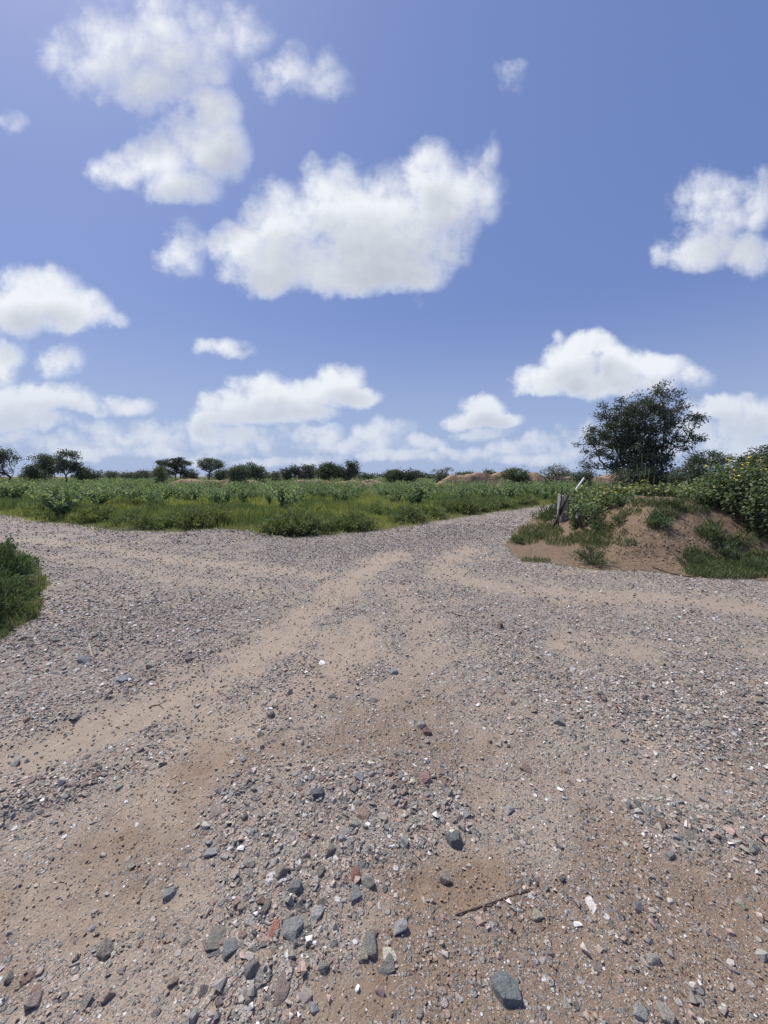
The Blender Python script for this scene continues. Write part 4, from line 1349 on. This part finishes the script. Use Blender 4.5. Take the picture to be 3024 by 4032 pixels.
# yellow-flowered shrubs along the crest
def crownbeard(name, x, y, h, w, label, n=420, leaf=.075, nf=14, col=(.085, .115, .050), group=None):
    nf = max(1, int(nf * .38))
    z = hz(x, y) - .03
    r = root(name, (x, y, z))
    b, sb, fb = Buf(), Buf(), Buf()
    k = 13
    a = rng.uniform(0, 6.28, k); l = np.sqrt(rng.uniform(0, 1, k)) * w
    ends = np.stack([np.cos(a) * l, np.sin(a) * l, h * rng.uniform(.68, 1.0, k) * (1 - .18 * l / max(w, .01))], 1)
    foot = ends * np.array([.35, .35, 0])
    add_struts(sb, foot, ends, np.full(k, .008), np.full(k, .003), 4, (.10, .105, .055))
    i = rng.integers(0, k, n); t = rng.uniform(.08, 1.02, (n, 1)) ** .75
    P = foot[i] + (ends[i] - foot[i]) * t + rng.normal(0, .045, (n, 3)) * (1 + w)
    P[:, 2] = np.maximum(P[:, 2], .02)
    D = rand_dirs(n); D[:, 2] = D[:, 2] * .5 + .15
    sh = (rng.uniform(.75, 1.3, (k, 1)))[i] * (.8 + .45 * t)
    add_leaves(b, P, D, leaf * rng.uniform(.6, 1.35, n), leaf * .50, np.array(col) * sh, broad=True, droop=.2)
    link('foliage', b.mesh('foliage'), M['leaf'], r); link('stem', sb.mesh('stem'), M['twig'], r)
    if nf:
        j = rng.integers(0, k, nf)
        C = ends[j] + np.stack([rng.normal(0, .07, nf), rng.normal(0, .07, nf), rng.uniform(.0, .09, nf)], 1)
        add_struts(sb, ends[j], C, np.full(nf, .003), np.full(nf, .002), 3, (.10, .12, .05))
        for c in C:                                # eight petals round a small eye, facing up and out
            nrm_ = norm(np.array([rng.normal(0, .5), rng.normal(-.35, .5), 1.0]))
            u = norm(np.cross(nrm_, [1, 0, .1])); v_ = np.cross(nrm_, u)
            th = np.linspace(0, 6.283, 8, endpoint=False) + rng.uniform(0, 1)
            d = np.cos(th)[:, None] * u + np.sin(th)[:, None] * v_
            add_leaves(fb, np.repeat(c[None], 8, 0), d + .15 * nrm_, rng.uniform(.022, .034), .017, (.66, .52, .05), jit=.12)
        o = link('blossom', fb.mesh('blossom'), M['petal'], r)
        o['kind'] = 'stuff'
    tag(r, label, 'shrub', group)
    return r

tops = [(2180, 1935), (2240, 1918), (2300, 1906), (2400, 1896), (2500, 1892), (2600, 1902), (2680, 1912), (2740, 1902), (2800, 1880), (2850, 1845), (2900, 1795), (2960, 1775), (3040, 1765), (3200, 1755)]
def top_px(px): return float(np.interp(px, [t[0] for t in tops], [t[1] for t in tops]))
def mound_shrub(px, Y, w, label, dz=0, **kw):
    p = at_depth(px, top_px(px) + dz, Y)
    g = hz(p.x, Y)
    crownbeard('flowering_shrub', p.x, Y, max(.28, p.z - g), w, label, **kw)
YG = (.125, .145, .052)
spots = [(2290, 10.4, .34, 'yellow-flowered shrub right beside the leaning white pole', dict(nf=10)),
         (2315, 9.9, .36, 'yellow-flowered leafy shrub between the white pole and the mound crest', dict(nf=12)),
         (2375, 9.6, .38, 'bright yellow-green flowering shrub on the left end of the crest', dict(nf=16, col=YG)),
         (2440, 9.5, .40, 'flowering shrub on the crest in front of the left limbs of the thorn tree', dict(nf=16)),
         (2500, 9.4, .40, 'flowering shrub on the crest in front of the thorn tree trunks', dict(nf=18, col=YG)),
         (2560, 9.3, .40, 'low flowering shrub on the crest beside the pale seed spikes', dict(nf=8, dz=22)),
         (2625, 9.2, .40, 'sparse flowering shrub at the highest point of the crest', dict(nf=6, dz=25)),
         (2700, 8.9, .42, 'yellow-green flowering shrub where the crest turns right', dict(nf=12, col=YG)),
         (2750, 8.6, .45, 'flowering shrub in front of the dense dark bush', dict(nf=14)),
         (2805, 8.4, .48, 'tall flowering shrub beside the dense dark bush', dict(nf=14, n=620)),
         (2860, 8.2, .50, 'tall dark-leaved flowering shrub next to the tallest one on the mound', dict(col=(.080, .108, .050), nf=16, n=700)),
         (2915, 8.0, .50, 'tallest flowering shrub with blooms standing against the sky', dict(col=(.080, .108, .050), nf=22, n=760)),
         (2985, 7.8, .52, 'tall shrub with a big cluster of yellow daisies', dict(col=(.080, .108, .050), nf=30, n=800)),
         (3060, 7.7, .52, 'flowering shrub beyond the big cluster of yellow daisies', dict(col=(.080, .108, .050), nf=20, n=700)),
         (2910, 7.7, .42, 'leafy shrub spilling down the right slope of the mound', dict(col=(.080, .108, .050), nf=5, n=700, dz=110)),
         (2990, 7.45, .44, 'leafy shrub with dark shade beneath on the right slope', dict(col=(.080, .108, .050), nf=8, n=760, dz=95)),
         (3060, 7.2, .46, 'leafy shrub overhanging the bare slope below the yellow daisies', dict(col=(.080, .108, .050), nf=6, n=700, dz=120)),
         (2800, 8.2, .38, 'low leafy shrub above the bare right slope', dict(nf=4, n=600, dz=110)),
         (2720, 8.3, .40, 'low leafy shrub with few flowers behind the dead twigs', dict(nf=5, n=520, dz=70)),
         (2345, 9.1, .32, 'low weed shrub at the back of the gully', dict(nf=4, n=360, dz=50)),
         (2280, 9.7, .32, 'low leafy shrub behind the stone post', dict(nf=4, n=420, dz=55)),
         (2460, 8.9, .36, 'low leafy shrub on the crest above the bare face', dict(nf=6, n=420, dz=45)),
         (2262, 12.0, .34, 'leafy shrub behind the sticks that lean on the stone post', dict(nf=5, n=420, dz=10))]
for px, Y, w, lab, kw in spots: mound_shrub(px, Y, w, lab, **kw)

# a plant with pale upright seed spikes in front of the tree
def spikes():
    p = at_depth(2548, 1960, 9.6)
    r = root('spiked_weed', (p.x, 9.6, hz(p.x, 9.6)))
    tag(r, 'weed with tall pale upright seed spikes in front of the thorn tree', 'weed')
    b, sb = Buf(), Buf()
    for px, py in [(2531, 1785), (2528, 1835), (2545, 1830), (2560, 1850), (2518, 1860), (2536, 1870), (2575, 1875)]:
        t = at_depth(px, py, 9.6)
        e = np.array([t.x - p.x, rng.normal(0, .05), t.z - r.location.z])
        pts = np.array([e * [.25, .25, 0], e * [.8, 1, .5] , e])
        add_tube(sb, pts, [.006, .004, .002], 4, (.15, .16, .08), False)
        n = 40; q = rng.uniform(.35, 1, (n, 1))
        add_leaves(b, pts[1] + (e - pts[1]) * q, rand_dirs(n) * .4 + np.array([0, 0, .9]), .035, .010, (.17, .18, .085))
    n = 120; q = rand_dirs(n) * .18; q[:, 2] = np.abs(q[:, 2]) * 1.8
    add_leaves(b, q, rand_dirs(n), .07, .03, (.07, .10, .04), broad=True)
    o = link('foliage', b.mesh('foliage'), M['leaf'], r); o['kind'] = 'stuff'; link('stem', sb.mesh('stem'), M['twig'], r)
spikes()

# weeds and shrubs that fill the plain behind the mound
BK = [clump_mesh(60 + i, 700, .55, .60, (.11, .045), (.070, .098, .042)) for i in range(3)]
rb_ = np.random.default_rng(21)
k = 0
for i in range(400):
    Y = rb_.uniform(11.5, 40); x = rb_.uniform(.30, 1.12) * Y
    if region(np.array([x]), np.array([Y]))[0] != 2 or poly_dist(np.array([x]), np.array([Y]), RIGHT_EDGE + [(58, 69)])[0] < .5: continue
    s = rb_.uniform(.9, 1.7)
    near = Y < 15
    o = weed('weed_bush', x, Y, s * (.7 if near else 1), s * (.6 if near else 1.0), BK[i % 3],
         'leafy weed bush growing close behind the mound' if Y < 18 else 'leafy weed bush on the plain behind the thorn tree', 'bush',
         'weed bushes close behind the mound' if Y < 18 else 'weed bushes on the plain behind the tree')
    k += 1
    if k >= 90: break

# ------------------------------------------------------------------ stone post, leaning sticks, white pole
def post():
    x, y = ground(2212, 2062)
    y = 11.2; p0 = at_depth(2212, 2060, y); x = p0.x
    g = hz(x, y)
    top = at_depth(2212, 1949, y).z
    r = root('stone_post', (x, y, g), R(20))
    tag(r, 'split grey stone post at the edge of the mound by the receding road', 'post')
    H = top - g
    def slab(cx, w, d, h, seed, lean):
        rg = np.random.default_rng(seed)
        n = 9; zz = np.linspace(-.25, h, n); v = []; f = []
        sec = np.array([(-.5, -.5), (0, -.54), (.5, -.46), (.52, .1), (.46, .5), (-.1, .53), (-.5, .47), (-.53, 0)])
        for i, z in enumerate(zz):
            s = sec * (1 + rg.normal(0, .03, sec.shape))
            for a, b in s: v.append((cx + a * w + lean * z, b * d, z + (rg.normal(0, .012) if i < n - 1 else rg.normal(0, .02) - .05 * a)))
        m = len(sec)
        for i in range(n - 1):
            for j in range(m):
                a, b = i * m + j, i * m + (j + 1) % m
                f += [(a, b, b + m), (a, b + m, a + m)]
        v.append((cx + lean * h, 0, h + .01)); c = len(v) - 1
        for j in range(m): f.append(((n - 1) * m + j, (n - 1) * m + (j + 1) % m, c))
        bf = Buf(); bf.add(np.array(v), np.array(f), np.array((.36, .35, .325)) * rg.uniform(.9, 1.1))
        return bf.mesh('slab')
    link('slab', slab(-.062, .13, .13, H, 4, -.02), M['post'], r)
    link('slab', slab(.078, .115, .12, H * .90, 9, .015), M['post'], r)
    return x, y, g, H
M['post'] = col_mat('post', .9, 9, .35, .02, .15)
PX, PY, PG, PH = post()

def stick(name, a, b, r0, r1, col, label, wob=.02, parts=None, n=7, cat='stick'):
    a, b = np.array(a, float), np.array(b, float)
    r = root(name, tuple(a))
    t = np.linspace(0, 1, n)[:, None]
    pts = (b - a) * t + rng.normal(0, wob, (n, 3)) * np.sin(np.pi * t)
    bf = Buf(); add_tube(bf, pts, np.linspace(r0, r1, n), 6, col)
    link('shaft', bf.mesh('shaft'), M['twig'], r)
    if parts:
        for (t0, e, rr) in parts:
            i = int(t0 * (n - 1)); c = Buf()
            add_tube(c, [pts[i], pts[i] + np.array(e) * .5 + rng.normal(0, .01, 3), pts[i] + np.array(e)], [rr, rr * .8, rr * .5], 5, col)
            link('side_twig', c.mesh('side_twig'), M['twig'], r)
    tag(r, label, cat)
    return r
def on(px, py, Y): return np.array(at_depth(px, py, Y)[:])
DKW = (.045, .038, .033)
def foot(px, Y): 
    p = at_depth(px, 2000, Y); return np.array([p.x, Y, hz(p.x, Y) - .05])
stick('branch', foot(2172, 10.75), on(2236, 1953, 10.98), .050, .026, DKW, 'thick dark dead branch leaning across the stone post', .015, [(.6, (-.05, -.03, .12), .012), (.85, (.1, 0, .05), .01)])
stick('branch', foot(2200, 10.7), on(2213, 1915, 11.0), .026, .012, DKW, 'thin dark branch standing upright against the stone post', .012)
stick('branch', foot(2182, 10.85), on(2226, 1975, 10.98), .036, .022, (.060, .050, .042), 'shorter dark branch leaning beside the thick one on the post', .02)
stick('stump', foot(2300, 9.3), on(2268, 2008, 9.25), .050, .032, (.105, .080, .062), 'broken weathered stake leaning left on the mound slope', .015, [(.99, (-.10, -.02, .03), .012)])
def wire_loop():
    a = np.linspace(0, 6.0, 22); c = on(2286, 2012, 9.22)
    pts = np.stack([c[0] + .055 * np.cos(a), np.full(22, c[1]) + .02 * np.sin(a * .5), c[2] + .075 * np.sin(a)], 1)
    pts = np.concatenate([on(2270, 2010, 9.24)[None], pts])
    b = Buf(); add_tube(b, pts, .006, 5, (.03, .03, .032)); o = link('wire', b.mesh('wire'), M['twig'])
    tag(o, 'dark wire loop hooked on top of the broken stake', 'wire')
wire_loop()
def rag(name, px, py, Y, w, h, col, label, cat):
    c = on(px, py, Y); n = 6
    u = np.linspace(-.5, .5, n); U_, V_ = np.meshgrid(u, u)
    v = np.stack([c[0] + U_ * w * (1 - .4 * (V_ + .5)), c[1] + .25 * w * np.sin(U_ * 5 + V_ * 3), c[2] + V_ * h], -1).reshape(-1, 3)
    i = (np.arange(n - 1)[:, None] * n + np.arange(n - 1)[None]).ravel()
    f = np.concatenate([np.stack([i, i + 1, i + n], 1), np.stack([i + 1, i + 1 + n, i + n], 1)])
    me = tri_mesh(name, v, f, np.broadcast_to(np.array(col, np.float32), (len(v), 3)), True)
    o = link(name, me, M['paint'])
    s = o.modifiers.new('thickness', 'SOLIDIFY'); s.thickness = .004
    tag(o, label, cat)
M['paint'] = col_mat('paint', .5, 25, .08, .001, .4)
rag('plastic_scrap', 2273, 2030, 9.22, .07, .14, (.62, .62, .62), 'small white plastic scrap caught on the broken stake', 'scrap')
rag('plastic_scrap', 2181, 1992, 11.06, .05, .12, (.50, .70, .52), 'pale green plastic scrap stuck to the upper side of the stone post', 'scrap')
rag('plastic_scrap', 2178, 2050, 10.9, .05, .09, (.55, .72, .62), 'pale green plastic scrap low down by the foot of the stone post', 'scrap')
rag('plastic_scrap', 2207, 1956, 11.0, .035, .09, (.75, .75, .73), 'tiny white tag on the thin branch at the post', 'scrap')

def white_pole():
    Y = 11.6
    a, b = on(2246, 1958, Y), on(2299, 1884, Y)
    r = root('white_pole', tuple(a)); tag(r, 'leaning white pole with a black band sticking out of the flowering shrubs', 'pole')
    d = b - a; L_ = np.linalg.norm(d)
    foot_ = np.array([0, 0, 0]) - d * 1.05
    for nm, t0, t1, rr, col, mt in [('lower_shaft', -1.05, .28, .030, (.16, .15, .14), 'post'), ('band', .28, .40, .034, (.012, .012, .013), 'paint'), ('shaft', .40, 1.0, .027, (.80, .80, .80), 'paint'), ('cap', .985, 1.03, .031, (.62, .63, .63), 'paint')]:
        bf = Buf(); add_tube(bf, [d * t0, d * (t0 + t1) / 2, d * t1], rr, 14, col)
        link(nm, bf.mesh(nm, False), M[mt], r)
white_pole()

def branch_thing(name, pts, r0, r1, col, label, subs=()):
    """a fallen branch lying on the ground; pts in photograph pixels"""
    q = []
    for px, py in pts:
        x, y, z = hit(px, py) if px > 1980 and py < 2300 else (None, None, None)
        if x is None or not len(x):
            gx, gy = ground(px, py); q.append((gx, gy, hz(gx, gy)))
        else: q.append((x[0], y[0], z[0]))
    q = np.array(q) + np.array([0, 0, r0 * .7])
    r = root(name, tuple(q[0]))
    b = Buf(); add_tube(b, q - q[0], np.linspace(r0, r1, len(q)), 6, col)
    link('stem', b.mesh('stem'), M['twig'], r)
    for i, e in subs:
        c = Buf(); s = q[i] - q[0]
        add_tube(c, [s, s + np.array(e) * .55 + rng.normal(0, .006, 3), s + np.array(e)], [r1 * 1.1, r1 * .8, r1 * .4], 5, col)
        link('side_twig', c.mesh('side_twig'), M['twig'], r)
    tag(r, label, 'branch')
branch_thing('fallen_branch', [(2570, 2236), (2610, 2250), (2650, 2262), (2690, 2270), (2740, 2274)], .014, .005, (.06, .045, .036), 'dark fallen branch lying at the right foot of the mound', [(1, (.05, .12, .05)), (2, (.10, -.05, .02))])
branch_thing('dead_twig', [(2520, 1990), (2600, 1972), (2680, 1985), (2760, 1998)], .010, .003, (.13, .10, .08), 'long dry twig arching over the crest of the mound', [(1, (.2, -.1, .03)), (2, (.15, -.12, .02))])
branch_thing('dead_twig', [(2640, 1985), (2730, 2005), (2800, 2040), (2850, 2075)], .010, .003, (.11, .085, .07), 'dry twig trailing down the right slope of the mound', [(1, (.1, -.12, .0)), (2, (.12, .05, .06))])
branch_thing('dead_twig', [(2750, 2012), (2765, 1995), (2800, 1992)], .009, .004, (.40, .38, .36), 'short bleached twig on the right shoulder of the mound')
branch_thing('twig', [(1790, 3600), (1900, 3570), (2020, 3530), (2090, 3505)], .0040, .0015, (.15, .105, .08), 'long thin brown twig lying on the sandy soil near pebbles', [(2, (.03, .02, .004))])
branch_thing('twig', [(1755, 2412), (1800, 2420), (1835, 2431)], .006, .003, (.07, .055, .045), 'short dark twig lying across the gravel near the upright brown stone')
branch_thing('twig', [(595, 2775), (625, 2770), (645, 2790)], .004, .002, (.10, .075, .06), 'bent little twig on the sandy wheel track', [(1, (.02, .05, .01))])
branch_thing('twig', [(352, 2545), (357, 2570), (362, 2588)], .005, .003, (.42, .38, .33), 'pale straw-coloured twig in the gravel beside the left verge')

def mast():
    p = at_depth(401, 1875, 420)
    r = root('radio_mast', (p.x, 420, 0)); tag(r, 'thin grey lattice mast on the horizon', 'mast')
    H = at_depth(401, 1849, 420).z
    b = Buf()
    w = 1.1
    legs = [np.array([w * math.cos(a), w * math.sin(a), 0]) for a in (.5, 2.6, 4.7)]
    for l in legs: add_tube(b, [l, l * .6 + np.array([0, 0, H])], .16, 4, (.22, .22, .23))
    link('leg_frame', b.mesh('leg_frame'), M['paint'], r)
    c = Buf(); n = 9
    for i in range(n):
        z0, z1 = H * i / n, H * (i + 1) / n
        for j in range(3):
            s0, s1 = 1 - .4 * i / n, 1 - .4 * (i + 1) / n
            add_tube(c, [legs[j] * s0 + [0, 0, z0], legs[(j + 1) % 3] * s1 + [0, 0, z1]], .08, 3, (.22, .22, .23))
    link('bracing', c.mesh('bracing'), M['paint'], r)
    d = Buf()
    for a in (0, 2.1, 4.2): add_tube(d, [(.9 * math.cos(a), .9 * math.sin(a), H - 1.9), (.9 * math.cos(a), .9 * math.sin(a), H)], .22, 5, (.5, .5, .5))
    link('antenna', d.mesh('antenna'), M['paint'], r)
mast()
